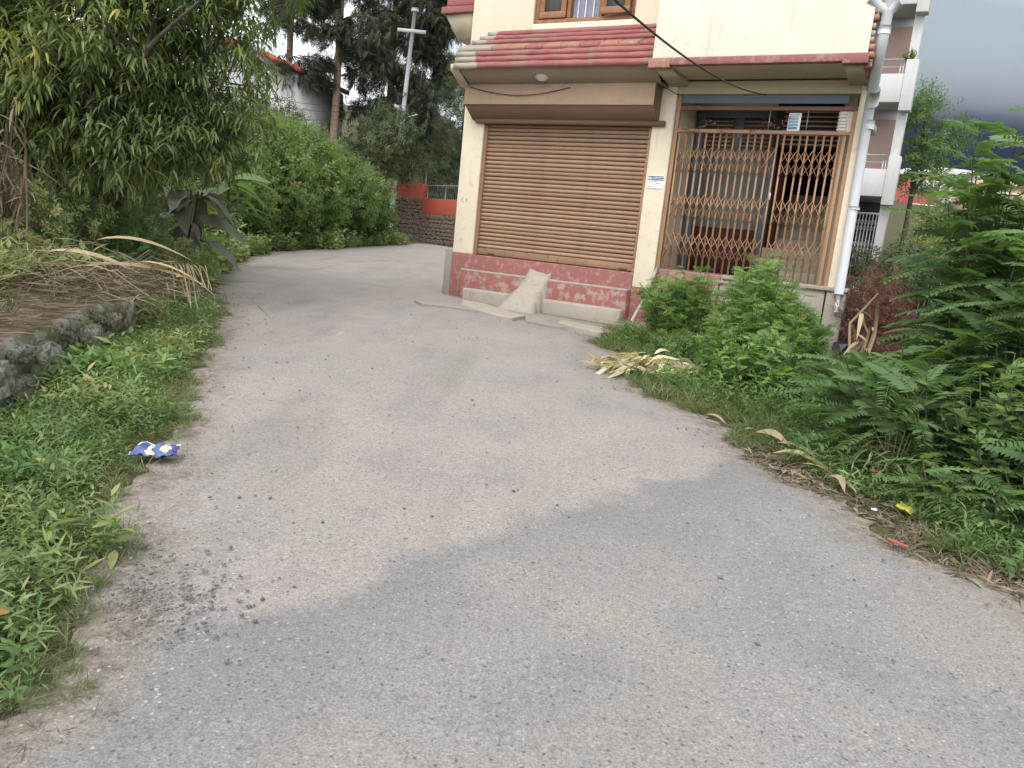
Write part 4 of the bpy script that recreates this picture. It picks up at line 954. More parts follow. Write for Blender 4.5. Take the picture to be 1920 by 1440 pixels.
conifer('tall dark drooping tree with bare lower trunk nearest the white house', -10.2, 40, 17, 3.3, 4.6, 31)
conifer('tall dark drooping tree between the bare trunk and the utility pole', -7.9, 42, 18, 3.2, 3.6, 32)
conifer('tall dark drooping tree directly behind the utility pole crossarm', -5.9, 44, 17, 2.8, 3.8, 33)
conifer('tall dark drooping tree rising over the roof of the white house', -14.5, 46, 16, 3.2, 6.5, 34, 3000)
blobtree('broadleaf_tree', 'dense olive green tree between the utility pole and the shop house', 'tree', (-3.6, 38.5), 2.0, .16, [(0, 0, 3.0, 1.9, 1.8, 2.0), (.3, -.3, 5.6, 1.6, 1.6, 2.0), (-.6, -.4, 1.9, 1.6, 1.4, 1.2), (1.6, .2, 3.8, 1.6, 1.5, 2.0), (.6, 0, 7.8, 1.2, 1.2, 1.5), (2.6, 0, 2.2, 1.6, 1.4, 1.6)], 7200, TW_NAR, .42, 'dark_leaf', 41, vmean=.6, vs=.35)
blobtree('broadleaf_tree', 'low dark tree in front of the white house wall', 'tree', (-10.8, 34.0), 1.2, .12, [(-.6, 0, 2.0, 1.6, 1.4, 1.4), (4.4, .6, 2.0, 1.5, 1.4, 1.6)], 2600, TW_MID, .34, 'dark_leaf', 42, vmean=.62, vs=.35)
blobtree('broadleaf_tree', 'leafy tree filling the gap behind the peach tree', 'tree', (-10.5, 17.5), 1.6, .14, [(0, 0, 2.5, 2.2, 2, 1.9), (2.0, 0, 2.2, 1.8, 1.8, 1.6), (-1.8, 0, 3.6, 2.0, 1.8, 2.0), (.4, .2, 4.7, 1.6, 1.6, 1.5), (-3.6, -1, 2.6, 2, 2, 2.2)], 5200, TW_NAR, .34, 'peach_leaf', 43, vmean=.45, vs=.3)
# hedge along the far bend
HB = [(-8.6, 20.4, 2.5), (-8.2, 22.8, 3.1), (-7.9, 25.3, 3.3), (-7.5, 27.7, 2.9), (-7.1, 29.8, 2.4)]
HL = ['bright green roadside bush next to the big drooping leaves', 'tall bright green bush in the middle of the roadside hedge', 'tallest bright green hedge bush under the bare trunk', 'bronze tinged hedge bush sloping down to the utility pole', 'last hedge bush hiding the foot of the red topped wall']
for i, ((x, y, h), lb_) in enumerate(zip(HB, HL)):
    blobtree('hedge_bush', lb_, 'bush', (x, y), .6, .06, [(0, 0, h * .48, 1.75, 1.7, h * .5), (.9, -.7, h * .40, 1.15, 1.2, h * .42), (.2, .2, h * .78, 1.1, 1.1, h * .24), (1.1, -.4, h * .22, .95, 1.1, h * .26), (-.6, -.8, h * .6, 1.1, 1, h * .3)], 4200, TW_OV, .26, 'hedge_leaf', 50 + i, vmean=(.52, .5, .5, .42, .4)[i], vs=.32, shell=.4, limbs=8, group='bushes of the roadside hedge')
    rng = RG(500 + i); hb_ = bpy.data.objects['hedge_bush' if i == 0 else 'hedge_bush.%03d' % i]; mb = MB(); gl_ = []
    for q in range(46):
        a = rng.uniform(0, 6.28); rd = rng.uniform(.2, 1.5); p0 = A_([math.cos(a) * rd, math.sin(a) * rd, h * (.95 - .28 * (rd / 1.5) ** 2) - .35]); L = rng.uniform(.5, 1.05); p1 = p0 + A_([math.cos(a) * .3 * rng.rand(), math.sin(a) * .3 * rng.rand(), L])
        mb.tube([p0, (p0 + p1) / 2 + rng.normal(0, .04, 3), p1], [.012, .008, .004], 4, cap=False); k = 12; f = rng.uniform(.2, 1, k)[:, None]; d = rng.normal(0, 1, (k, 3)); d[:, 2] += .5
        gl_.append(inst(LF_MID, p0 * (1 - f) + p1 * f, frames(d, np.tile([0, 0, 1.], (k, 1))), rng.uniform(.08, .17, k), .55 + rng.normal(0, .2) + rng.normal(0, .1, k)))
    mb.build('shoots', M['green_stem'], hb_, kind='stuff'); obj('shoot_leaves', tmesh('shoot_leaves', merge(gl_), 'hedge_leaf'), None, hb_, kind='stuff')
# undergrowth between tree and road
bush('hemp_bush', 'soft green feathery bush under the peach tree', 'bush', (-4.95, 9.7), 1.35, .55, 60, 26, TW_NAR, .20, 'weed_leaf', 60, vmean=.42)
bush('weed_bush', 'leafy weeds below the peach tree trunk', 'bush', (-5.5, 9.0), 1.05, .7, 60, 20, TW_MID, .17, 'verge_leaf', 61, vmean=.4)
bush('weed_bush', 'pale leafy weeds between the dry maize stand and the peach trunk', 'bush', (-5.45, 8.3), .95, .55, 36, 18, TW_MID, .19, 'verge_leaf', 62, vmean=.5)
bush('weed_bush', 'dark low bushes at the road edge under the big drooping leaves', 'bush', (-5.9, 13.8), .8, .8, 40, 20, TW_MID, .20, 'verge_leaf', 63, vmean=.38)
bush('weed_bush', 'shaded undergrowth at the foot of the first hedge bush', 'bush', (-7.4, 17.6), 1.3, 1.1, 40, 22, TW_OV, .24, 'verge_leaf', 64, vmean=.38)
bush('weed_bush', 'rank green growth behind the drooping leaved plant', 'bush', (-7.6, 15.0), 2.0, 1.2, 40, 26, TW_MID, .26, 'peach_leaf', 65, vmean=.5)
bush('weed_bush', 'fresh green weeds growing behind the stone wall and straw', 'bush', (-4.55, 6.3), .42, .5, 40, 14, TW_MID, .12, 'verge_leaf', 66, vmean=.5)
bush('weed_bush', 'bright grassy weeds between the straw heap and the peach tree', 'bush', (-4.6, 8.6), .5, .6, 50, 14, TW_NAR, .13, 'hedge_leaf', 67, vmean=.5)
bush('weed_bush', 'tall leafy weeds in front of the dry maize stand', 'bush', (-5.0, 7.3), .6, .4, 40, 16, TW_NAR, .13, 'verge_leaf', 68, vmean=.5)
bush('weed_bush', 'mixed green weeds at the road edge between the straw heap and the drooping plant', 'bush', (-4.75, 10.9), .75, .55, 60, 18, TW_MID, .14, 'verge_leaf', 69, vmean=.45)
# big drooping leaved plant
bp = root('drooping_plant', 'plant with huge wilted grey brown leaves beside the lane', 'plant', (-5.5, 12.7, tz(-5.5, 12.7)))
BIG = leaf(.42, 7, .25, .75, .5); big = mesh('leaf', BIG[0], BIG[1], BIG[2] + .5)
rng = RG(70)
for i in range(30):
    az = rng.uniform(0, 6.28) if i > 12 else rng.uniform(-2.2, .6); z = rng.uniform(.4, 1.45); L = rng.uniform(.5, .8)
    me = mesh('leaf', BIG[0] + np.c_[np.zeros(len(BIG[0])), np.zeros(len(BIG[0])), rng.normal(0, .03, len(BIG[0]))], BIG[1], BIG[2] + rng.uniform(.1, .9)); me.materials.append(M['big_leaf'])
    o = obj('leaf', me, None, bp); o.location = (math.cos(az) * .12, math.sin(az) * .12, z); o.scale = (L, L, L); o.rotation_euler = (rng.normal(0, .35), rng.uniform(-.45, .45), az)
mb = MB()
for i in range(5): a = i * 1.3; mb.tube([(math.cos(a) * .08, math.sin(a) * .08, -.1), (math.cos(a) * .1, math.sin(a) * .1, .8), (math.cos(a) * .2, math.sin(a) * .2, 1.4)], [.035, .03, .015], 6)
mb.build('stalks', M['green_stem'], bp)
bp2 = root('broadleaf_weed', 'fresh plant with broad upright green leaves above the drooping one', 'plant', (-5.6, 14.6, tz(-5.6, 14.6)))
for i in range(12):
    az = i * .6 + rng.normal(0, .2); me = mesh('leaf', BIG[0], BIG[1], BIG[2] + rng.uniform(.1, .5)); me.materials.append(M['weed_leaf'])
    o = obj('leaf', me, None, bp2); o.location = (0, 0, rng.uniform(.9, 1.7)); o.scale = (.8, .6, .6); o.rotation_euler = (rng.normal(0, .25), rng.uniform(-.5, 0), az)
MB().tube([(0, 0, -.1), (0, 0, 1.7)], [.04, .02], 6).build('stalk', M['green_stem'], bp2)
cover_top = [(-3.75, 6.2), (-3.6, 5.3), (-3.9, 5.7), (-3.5, 4.6)]
for i, (x, y) in enumerate(cover_top):
    bush('grass_clump', ('tuft of upright green grass growing on the wall near its pale corner stone', 'short grass tuft growing on the wall above the largest stone', 'grass tuft rising from the straw behind the wall top', 'grass tuft on the wall top beyond the largest stone')[i], 'grass', (x, y, SLOPE * y + .42), .16, .16, 26, 4, leaf(.06, 4, .2, .5, .4), .15, 'grass_blade', 210 + i, vmean=.5)
# standing dry maize at the left
ms = root('dry_maize_stand', 'stand of dead brown maize stalks at the field edge', 'plant', (-5.35, 7.9, tz(-5.55, 7.9)))
rng = RG(71); DRYL = leaf(.09, 5, .3, 1.2, .4)
for i in range(34):
    x, y = rng.normal(-.1, .17), rng.normal(0, .3); h = rng.uniform(1.0, 1.75); e = A_([x + rng.normal(0, .12), y + rng.normal(0, .12), h])
    sk = MB().tube([(x, y, -.05), (x + rng.normal(0, .02), y, h * .5), e], [.012, .011, .006], 5).build('stalk', M['brown_straw'], ms)
    k = 14; f = rng.uniform(.15, 1, k); pos = A_([x, y, 0]) * (1 - f[:, None]) + e * f[:, None]; a = rng.uniform(0, 6.28, k)
    g = inst(DRYL, pos, frames(np.stack([np.cos(a), np.sin(a), rng.uniform(-.6, .9, k)], -1), np.tile([0, 0, 1.], (k, 1)) + rng.normal(0, .3, (k, 3))), rng.uniform(.14, .30, k), .5 + rng.normal(0, .2, k))
    obj('dry_leaves', tmesh('dry_leaves', g, 'brown_straw'), None, sk)
# ------------------------------------------------------------------ old stone wall on the left
wl = [(-3.55, 6.75), (-3.28, 5.6), (-2.98, 4.3), (-2.62, 2.4)]
sw = root('stone_wall', 'low mossy stone retaining wall topped with dead straw', 'wall', (-3.28, 5.6, 0.14))
rng = RG(80); O = A_([-3.28, 5.6, 0.14])
n = 40; f = np.linspace(0, 1, n); wy = np.interp(f, [0, .27, .58, 1], [p[1] for p in wl]); wx = np.interp(f, [0, .27, .58, 1], [p[0] for p in wl])
n = 110; f = np.linspace(0, 1, n); wy = np.interp(f, [0, .27, .58, 1], [p[1] for p in wl]); wx = np.interp(f, [0, .27, .58, 1], [p[0] for p in wl]); nv_ = 12
V = []
for x, y in zip(wx, wy):
    zb = SLOPE * y - .1; zt = SLOPE * y + .43
    for q in range(nv_):
        z = zb + (zt - zb) * q / (nv_ - 1); rel = mnoise.noise(Vector((y * 4.5, z * 6, 1.1))) * .05 + mnoise.noise(Vector((y * 14, z * 16, 4.1))) * .022
        V.append((x + .015 + rel - (.05 if q == nv_ - 1 else 0), y, z + (rel * .6 if q > nv_ - 3 else 0)))
    V += [(x - .22, y, zt + .01 + mnoise.noise(Vector((y * 5, 2, 0))) * .03), (x - .45, y, zt + .03 + mnoise.noise(Vector((y * 4, 5, 0))) * .04), (x - .75, y, zt + .02)]
nr = nv_ + 3; V = A_(V) - O; idx = np.arange(n * nr).reshape(n, nr); Q = []
for i in range(n - 1):
    for a in range(nv_ - 1): Q.append((idx[i, a], idx[i + 1, a], idx[i + 1, a + 1], idx[i, a + 1]))
QT = [(idx[i, a], idx[i + 1, a], idx[i + 1, a + 1], idx[i, a + 1]) for i in range(n - 1) for a in range(nv_ - 1, nr - 1)]
MB().add(V, QT).build('wall_top', M['soil'], sw, smooth=True)
MB().add(V, Q, [(idx[0, 0], idx[0, a + 1], idx[0, a + 2]) for a in range(nr - 2)]).build('wall_core', M['mossy_stone'], sw, smooth=True)
for (d_, zc, w, hh) in ((.25, .24, .24, .17), (.55, .12, .30, .16), (.60, .33, .22, .10), (.92, .22, .34, .20), (1.28, .10, .26, .14), (1.35, .33, .28, .12), (1.72, .20, .42, .24), (2.15, .12, .30, .16), (2.2, .34, .3, .11), (2.55, .24, .34, .2), (2.95, .12, .4, .17), (3.0, .35, .28, .1), (3.4, .22, .36, .22), (3.85, .18, .4, .22), (4.2, .22, .3, .2)):
    fy = 6.72 - d_ * .975; fx = np.interp(-fy, [-p[1] for p in wl], [p[0] for p in wl])
    o = obj('stone', MOSSY[rng.randint(5)], None, sw); o.location = tuple(A_([fx + .04 + rng.normal(0, .012), fy, SLOPE * fy + zc]) - O)
    o.scale = (.055 + (.03 if w > .33 or d_ < .3 else 0), w * .5, hh * .58); o.rotation_euler = (rng.normal(0, .3), rng.normal(0, .1), RAD(14) + rng.normal(0, .12))
o = obj('stone', MOSSY[2], None, sw, label='pale upright corner stone at the wall end'); o.location = tuple(A_([-3.5, 6.78, .2 + .24]) - O); o.scale = (.09, .10, .21); o.rotation_euler = (.08, .1, .4)
k = 6500; yy = rng.uniform(2.5, 6.7, k); xx = np.interp(-yy, [-p[1] for p in wl], [p[0] for p in wl]) + rng.uniform(-.02, .11, k); zz = SLOPE * yy + rng.uniform(0, .44, k)
nn = A_([mnoise.noise(Vector((a * 3, b_ * 3, c_ * 3))) for a, b_, c_ in zip(xx, yy, zz)]); ok = nn > .02
pos = np.stack([xx, yy, zz], -1)[ok] - O; k = len(pos)
g = inst(LF_MID, pos, frames(A_([1., -.3, -.3]) + rng.normal(0, .7, (k, 3)), np.tile([.6, 0, 1.], (k, 1)) + rng.normal(0, .3, (k, 3))), rng.uniform(.012, .04, k), .5 + rng.normal(0, .25, k))
o = obj('moss', tmesh('moss', g, 'moss'), None, sw, kind='stuff')

# dry stalk heap
hp = root('dry_stalk_heap', 'heap of dry brown stalks and leaves sprawling over the stone wall', 'heap', (-4.0, 7.1, 0.62)); O = A_([-4.0, 7.1, 0.62])
rng = RG(81)
k = 2600; pos = np.stack([rng.normal(-.25, .5, k), rng.normal(-.1, .55, k), np.abs(rng.normal(.05, .09, k))], -1); a = rng.uniform(0, 6.28, k)
g = inst(leaf(.035, 4, .3, .25, .5), pos, frames(np.stack([np.cos(a), np.sin(a), rng.normal(.05, .2, k)], -1), np.tile([0, 0, 1.], (k, 1)) + rng.normal(0, .6, (k, 3))), rng.uniform(.12, .4, k), .36 + rng.normal(0, .2, k))
obj('loose_straw', tmesh('loose_straw', g, 'brown_straw'), None, hp, kind='stuff')
k = 12000; pos = np.stack([rng.uniform(-1.2, .52, k), rng.uniform(-4.7, -.3, k), rng.uniform(-.02, .03, k)], -1); pos[:, 0] += np.interp(-(pos[:, 1] + 7.1), [-p[1] for p in wl], [p[0] for p in wl]) + 3.45
pos[:, 2] += SLOPE * (pos[:, 1] + 7.1) + .465 - .62
a = rng.normal(1.3, .5, k)
g = inst(leaf(.03, 3, .2, .1, .5), pos, frames(np.stack([np.cos(a), np.sin(a), rng.normal(0, .06, k)], -1), np.tile([0, 0, 1.], (k, 1)) + rng.normal(0, .6, (k, 3))), rng.uniform(.06, .26, k), .42 + rng.normal(0, .24, k))
obj('thatch', tmesh('thatch', g, 'brown_straw'), None, hp, kind='stuff')
for i in range(60):
    s0 = A_([rng.uniform(-1.2, .2), rng.uniform(-.6, .5), rng.uniform(0, .2)]); L = rng.uniform(.3, 1.15); az = rng.normal(.1, 1.2); hgt = rng.uniform(.03, .3)
    f = np.linspace(0, 1, 10)[:, None]; e = s0 + A_([math.cos(az) * L, math.sin(az) * L, rng.uniform(-.15, .1)]); P = s0 * (1 - f) + e * f; P[:, 2] += 4 * hgt * (f * (1 - f))[:, 0]
    P += rng.normal(0, .02, P.shape); MB().tube(P, np.linspace(.006, .0025, 10), 5, v=rng.uniform(.3, .95)).build('stalk', M['straw' if i % 3 == 0 else 'brown_straw'], hp)
BLADE = leaf(.075, 8, .5, .55, .45)
for (p0, p1, L, w) in (((180, 450), (300, 480), .75, 1.0), ((240, 500), (280, 545), .55, .9), ((150, 500), (350, 505), 1.0, .6), ((260, 490), (370, 520), .7, .7), ((90, 470), (230, 430), .8, .8), ((20, 440), (120, 480), .7, .9), ((330, 520), (345, 560), .4, .8)):
    A0 = aty(*p0, 7.2); A1 = aty(*p1, 7.4); d = A1 - A0; az = math.atan2(d[1], d[0])
    me = mesh('dry_leaf', BLADE[0], BLADE[1], BLADE[2] + rng.uniform(.4, .95)); me.materials.append(M['straw'])
    o = obj('dry_leaf', me, None, hp); o.location = tuple(A0 - O); o.scale = (L, w, L); o.rotation_euler = (rng.uniform(-.5, .8), rng.uniform(-.35, .0), az)
c0 = aty(352, 505, 7.4) - O
for i in range(16):
    x = c0[0] + rng.normal(0, .10); y = c0[1] + rng.normal(0, .1); f = np.linspace(0, 1, 6); L = rng.uniform(.2, .42)
    MB().tube(np.stack([x + .12 * f * (1 if i % 2 else .4), y + 0 * f, c0[2] + .05 - L * f ** 1.6], -1), .004, 4, v=rng.uniform(.4, .9)).build('stalk', M['straw'], hp)

# ------------------------------------------------------------------ ground cover, both verges
def cover(name, label, cat, pts, tps, smin, smax, mat, seed, vmean=.5, vs=.2, tilt=.25, tint=.3, ts=.8):
    rng = RG(seed); n = len(pts); z = terrain(pts[:, 0], pts[:, 1]) + .01; P = np.c_[pts, z]
    nn = A_([mnoise.noise(Vector((x * ts, y * ts, seed))) for x, y in pts]); parts = []
    kind_ = rng.randint(len(tps), size=n)
    for k, tp in enumerate(tps):
        m_ = kind_ == k; q = P[m_]; c = len(q)
        if not c: continue
        a = rng.uniform(0, 6.28, c); up = np.stack([rng.normal(0, tilt, c), rng.normal(0, tilt, c), np.ones(c)], -1); x_ = np.stack([np.cos(a), np.sin(a), 0 * a], -1)
        up /= np.linalg.norm(up, axis=1)[:, None]; x_ -= (x_ * up).sum(1)[:, None] * up; x_ /= np.linalg.norm(x_, axis=1)[:, None]
        R = np.stack([x_, np.cross(up, x_), up], -1); s = rng.uniform(smin, smax, c) * (1 + .9 * nn[m_]) * np.where(rng.rand(c) < .06, 1.35, 1.0)
        parts.append(inst(tp, q, R, s, vmean + nn[m_] * tint + rng.normal(0, vs, c)))
    return obj(name, tmesh(name, merge(parts), mat), None, None, label, cat, kind='stuff')
def tuft(nb, rng, w=.022, spread=.6):
    a = rng.uniform(0, 6.28, nb); d = np.stack([np.cos(a) * spread, np.sin(a) * spread, rng.uniform(.5, 1.4, nb)], -1)
    return inst(leaf(w * 2.2, 3, .2, .45, .4), np.c_[rng.normal(0, .08, (nb, 2)), np.zeros(nb)], frames(d, np.tile([0, 0, 1.], (nb, 1)) + rng.normal(0, .2, (nb, 3))), rng.uniform(.6, 1.1, nb), rng.normal(0, .08, nb))
TUFTS = [tuft(9, rg) for _ in range(4)]
def sample(n, fn, x0, x1, y0, y1, seed):
    rng = RG(seed); out = []
    while sum(map(len, out)) < n:
        p = np.stack([rng.uniform(x0, x1, 4 * n), rng.uniform(y0, y1, 4 * n)], -1); k = fn(p[:, 0], p[:, 1], rng); out.append(p[k])
    return np.concatenate(out)[:n]
LE = lambda y: edge_x(LEFT_EDGE, y) + .06 * np.sin(y * 7) + .07 * np.sin(y * 2.7 + 1) + .05 * np.sin(y * 13.3) + .03 * np.sin(y * 29)
RE = lambda y: edge_x(RIGHT_EDGE, np.minimum(y, 11.4)) + .06 * np.sin(y * 6.3) + .06 * np.sin(y * 2.9 + 2) + .05 * np.sin(y * 14.3)
WX = lambda y: np.interp(-y, [-p[1] for p in wl], [p[0] for p in wl])
def mnoise_np(x, y, s): return A_([mnoise.noise(Vector((a * s, b_ * s, 3.3))) for a, b_ in zip(x, y)])
# left, between lane and wall
f1 = lambda x, y, r: ~((np.abs(x + 1.89) < .17) & (np.abs(y - 3.98) < .14)) & (x < LE(y) - .10) & ((y > 6.7) | (x > WX(y) + .06)) & (x > LE(y) - 1.6) & (r.rand(len(x)) < np.clip((LE(y) - x) * 2.2, .15, 1))
cover('verge_weeds', 'dense green weeds covering the verge below the stone wall', 'weeds', sample(11500, f1, -6.5, -1.1, 1.2, 12, 101), SP_NAR + SP_NAR + SP_MID, .06, .18, 'verge_leaf', 102, .40, .16, .3, .45, 1.6)
f1b = lambda x, y, r: (x < LE(y) - .55) & (x > WX(y) + .1) & (y < 6.6) & (mnoise_np(x, y, 1.1) > -.05)
cover('verge_weeds', 'fresh green creeping weeds patching the verge below the stone wall', 'weeds', sample(4200, lambda x, y, r: f1(x, y, r) & (mnoise_np(x, y, 1.7) > .02), -6.5, -1.1, 1.2, 12, 125), SP_MID + SP_NAR, .07, .19, 'weed_leaf', 126, .42, .16, .3)
cover('verge_weeds', 'taller broad leaved weeds at the foot of the stone wall', 'weeds', sample(420, f1b, -3.4, -1.8, 1.6, 6.6, 103), SP_OV + SP_MID, .10, .22, 'weed_leaf', 104, .5, .12, .3)
f2 = lambda x, y, r: ~((np.abs(x + 1.89) < .17) & (np.abs(y - 3.98) < .14)) & (x < LE(y) + .02) & (x > LE(y) - .8) & ((y > 6.7) | (x > WX(y) + .06)) & (r.rand(len(x)) < np.clip(1.1 - np.abs(LE(y) - x - .15) * 2.4, .06, 1))
cover('grass', 'trampled yellowish grass fringing the left edge of the lane', 'grass', sample(5200, f2, -6.5, -1.1, 1.2, 12, 105), TUFTS, .03, .09, 'grass_blade', 106, .50, .2, .5)
# left field behind the wall
f3 = lambda x, y, r: ((y > 6.9) & (x < LE(y) - .9)) | ((y <= 6.9) & (x < WX(y) - .75))
cover('field_weeds', 'rough green weeds and grass growing in the raised field', 'weeds', sample(5200, f3, -9.0, -3.2, 4.0, 14.0, 107), SP_MID + SP_NAR + SP_OV, .12, .34, 'verge_leaf', 108, .48, .16, .3)
cover('grass', 'long straggling grass growing in the raised field', 'grass', sample(2200, f3, -9.0, -3.2, 4.0, 14.0, 109), TUFTS, .2, .5, 'grass_blade', 110, .58, .18, .4)
f4 = lambda x, y, r: (x < LE(y) + .02) & (x > LE(y) - 1.5)
cover('verge_weeds', 'low shaded weeds along the foot of the roadside hedge', 'weeds', sample(3600, f4, -9.5, -4.6, 11.5, 32, 111), SP_MID + SP_OV, .16, .42, 'verge_leaf', 112, .42, .16, .3)
# right verge
f5 = lambda x, y, r: (x > RE(y) - .02 + np.where(y < 5.4, .28, 0) * (r.rand(len(x)) < .93)) & (x < RE(y) + 1.3) & (r.rand(len(x)) < np.clip(.35 + (x - RE(y)) * 1.5, .1, 1)) & ~((np.abs(x - 1.47) < .62) & (np.abs(y - 8.30) < .42))
cover('grass', 'fresh green grass along the right edge of the lane', 'grass', sample(11000, f5, .9, 5, 2.8, 11.6, 113), TUFTS, .045, .13, 'grass_blade', 114, .38, .16, .4)
f6 = lambda x, y, r: (x > RE(y) + .22) & (x < RE(y) + 5.5) & (((x + 1.31) * .485 + (y - 14.06) * .875) < -.25) & ~((np.abs(x - 1.47) < .66) & (np.abs(y - 8.30) < .48))
cover('verge_weeds', 'thick green weeds under the feathery shrubs right of the lane', 'weeds', sample(9500, f6, 1.0, 8, 3.4, 12.6, 115), SP_NAR + SP_NAR + SP_MID, .08, .22, 'weed_leaf', 116, .48, .15, .3)
f6b = lambda x, y, r: (y < 20)
cover('garden_weeds', 'overgrown garden greenery beyond the shop house', 'weeds', sample(2600, f6b, 5.2, 16, 9.5, 20, 117), SP_MID + SP_OV, .25, .6, 'weed_leaf', 118, .42, .18, .3)
f7 = lambda x, y, r: (x > RE(y) - .03) & (x < RE(y) + .38) & (y < 6.2)
cover('dry_litter', 'dry straw and dead stems littering the edge right of the lane', 'straw', sample(1500, f7, 1.3, 4, 2.6, 6.2, 119), [tuft(5, rg, .02, 3.0), tuft(3, rg, .06, 4.0)], .04, .14, 'brown_straw', 120, .45, .25, .3)

f8 = lambda x, y, r: (np.abs(x - LE(y) - .05) < .22) & (r.rand(len(x)) < .9)
cover('dry_litter', 'dead grass and stems strewn along the left edge of the lane', 'straw', sample(900, f8, -6, -1, 1.4, 11, 121), [tuft(5, rg, .02, 3.0)], .03, .10, 'brown_straw', 122, .4, .25, .3)
f9 = lambda x, y, r: (np.abs(x - RE(y) + .04) < .25)
cover('dry_litter', 'dead leaf scraps scattered along the right edge of the tarmac', 'straw', sample(700, f9, .8, 4, 2.6, 11.4, 123), [tuft(3, rg, .05, 4.0)], .02, .07, 'brown_straw', 124, .4, .25, .3)
# ------------------------------------------------------------------ right side bushes
FEATH = pinnate(7, .42, .24, rg, .25)
FEATH2 = pinnate(5, .5, .2, rg, .2)
bush('marigold_bush', 'tallest bright green feathery bush in front of the folding gate', 'bush', (2.75, 8.9), 1.38, .58, 90, 28, FEATH, .18, 'hemp_leaf', 130, vmean=.56)
bush('marigold_bush', 'feathery green bush growing against the painted plinth', 'bush', (2.10, 10.0), 1.15, .62, 80, 26, FEATH, .17, 'hemp_leaf', 131, vmean=.46)
bush('marigold_bush', 'darker feathery bush between the gate plinth and the red shrub', 'bush', (3.35, 9.6), .85, .6, 50, 22, FEATH, .19, 'hemp_leaf', 132, vmean=.34)
bush('marigold_bush', 'bright feathery bush spreading forward beside the husk pile', 'bush', (2.55, 8.2), .95, .6, 70, 26, FEATH, .17, 'hemp_leaf', 139, vmean=.55)
bush('tall_weed', 'thin tall weed standing up against the red plinth', 'plant', (1.98, 10.9), 1.05, .10, 5, 26, FEATH2, .13, 'verge_leaf', 133, vmean=.72)
bush('nettle_clump', 'clump of toothed broad leaved weeds beside the husk pile', 'plant', (2.22, 7.35), .62, .5, 34, 18, LF_OV, .16, 'hemp_leaf', 134, vmean=.5)
bush('weed_bush', 'spreading narrow leaved weeds near the left end of the feathery shrubs', 'bush', (2.75, 7.5), .6, .7, 50, 22, TW_NAR, .16, 'weed_leaf', 135, vmean=.45)
bush('weed_bush', 'low weeds in front of the gate next to the grass edge', 'bush', (1.95, 8.95), .45, .5, 40, 18, TW_MID, .14, 'weed_leaf', 136, vmean=.5)
bush('red_shrub', 'dark maroon leaved shrub at the corner of the shop house', 'shrub', (4.95, 10.9), 1.4, .62, 60, 28, TW_NAR, .20, 'red_leaf', 137, vmean=.5)
bush('red_shrub', 'low maroon leaved plant in front of the dry maize stalks', 'shrub', (4.75, 10.3), .55, .4, 30, 20, TW_NAR, .15, 'red_leaf', 138, vmean=.6)
# feathery shrubs: every frond a part
FR = [tmesh('frond', (lambda g: (g[0], g[1], g[2] + .5 + dv))(pinnate(17, .20, .30, RG(140 + i), .34, tp=leaf(.42, 3, .08, .15, .75))), 'fern_leaf') for i, dv in enumerate((-.28, -.12, 0.0, .12, .32))]
def feathery(label, x, y, h, r, nst, seed, fl=.5, bright=2, lean=(0, 0)):
    nst = nst + 3; rng = RG(seed); z = tz(x, y); rt = root('feathery_shrub', label, 'shrub', (x, y, z), 0, 'feathery leaved shrubs right of the lane'); mb = MB()
    for i in range(nst):
        a = rng.uniform(0, 6.28); rd = r * math.sqrt(rng.rand()); e = A_([math.cos(a) * rd + lean[0], math.sin(a) * rd + lean[1], h * rng.uniform(.7, 1.05) * (1 - .3 * (rd / r) ** 2)]); s0 = A_([math.cos(a) * rd * .2, math.sin(a) * rd * .2, -.05])
        f = np.linspace(0, 1, 7)[:, None]; P = s0 * (1 - f) + e * f; P[:, :2] -= (f * (1 - f)) * (e - s0)[:2] * .35; mb.tube(P, np.linspace(.012, .004, 7), 6)
        k = max(6, int(h * 9))
        for j in range(k):
            t_ = .10 + .90 * (j + .5) / k; p = A_([np.interp(t_, f[:, 0], P[:, c]) for c in range(3)]); az = j * 2.4 + rng.normal(0, .4) + i
            o = bpy.data.objects.new('frond', FR[int(np.clip(bright + rng.normal(0, 1.0) + (t_ > .9) * 1.2, 0, 4))]); col.objects.link(o); o.parent = rt
            L = fl * rng.uniform(.7, 1.2) * (1.1 - .35 * t_); o.location = tuple(p); o.scale = (L, L * rng.uniform(.85, 1.1), L); o.rotation_euler = (rng.normal(0, .3), rng.uniform(-.75, .05) * (1 if t_ > .5 else .5), az)
    mb.build('stems', M['green_stem'], rt, smooth=True)
feathery('tall feathery shrub rising above the far town roofs', 3.85, 6.5, 3.1, .6, 8, 150, .62)
feathery('feathery shrub in the middle of the thicket behind the low fronds', 4.55, 7.0, 1.8, .5, 6, 151, .55, 1.5)
feathery('dense feathery shrub leaning over the edge of the lane', 3.55, 5.3, 1.25, .55, 6, 152, .52, 1.6)
feathery('low spreading feathery shrub reaching towards the husk pile', 3.0, 6.35, .75, .55, 6, 153, .58, 2.6, (-.15, .1))
feathery('feathery shrub hanging over the tarmac above the loose husks', 2.75, 5.55, .95, .45, 6, 163, .52, 2.2, (-.05, 0))
feathery('leafy feathery shrub between the husks and the yellow wrapper', 2.85, 5.0, .8, .4, 5, 164, .48, 1.8)
bush('broadleaf_shrub', 'broad leaved green shrub mixed into the feathery thicket above the yellow wrapper', 'shrub', (3.1, 4.75), .95, .5, 46, 20, LF_OV, .13, 'weed_leaf', 165, vmean=.45)
bush('weed_bush', 'grassy clump with arching blades under the feathery shrubs at the soil strip', 'bush', (2.55, 4.95), .4, .35, 50, 6, leaf(.06, 4, .2, .6, .4), .3, 'grass_blade', 169, vmean=.45)
feathery('tall feathery shrub filling the thicket above the seedling', 3.6, 5.4, 1.7, .4, 6, 166, .55, 1.6)
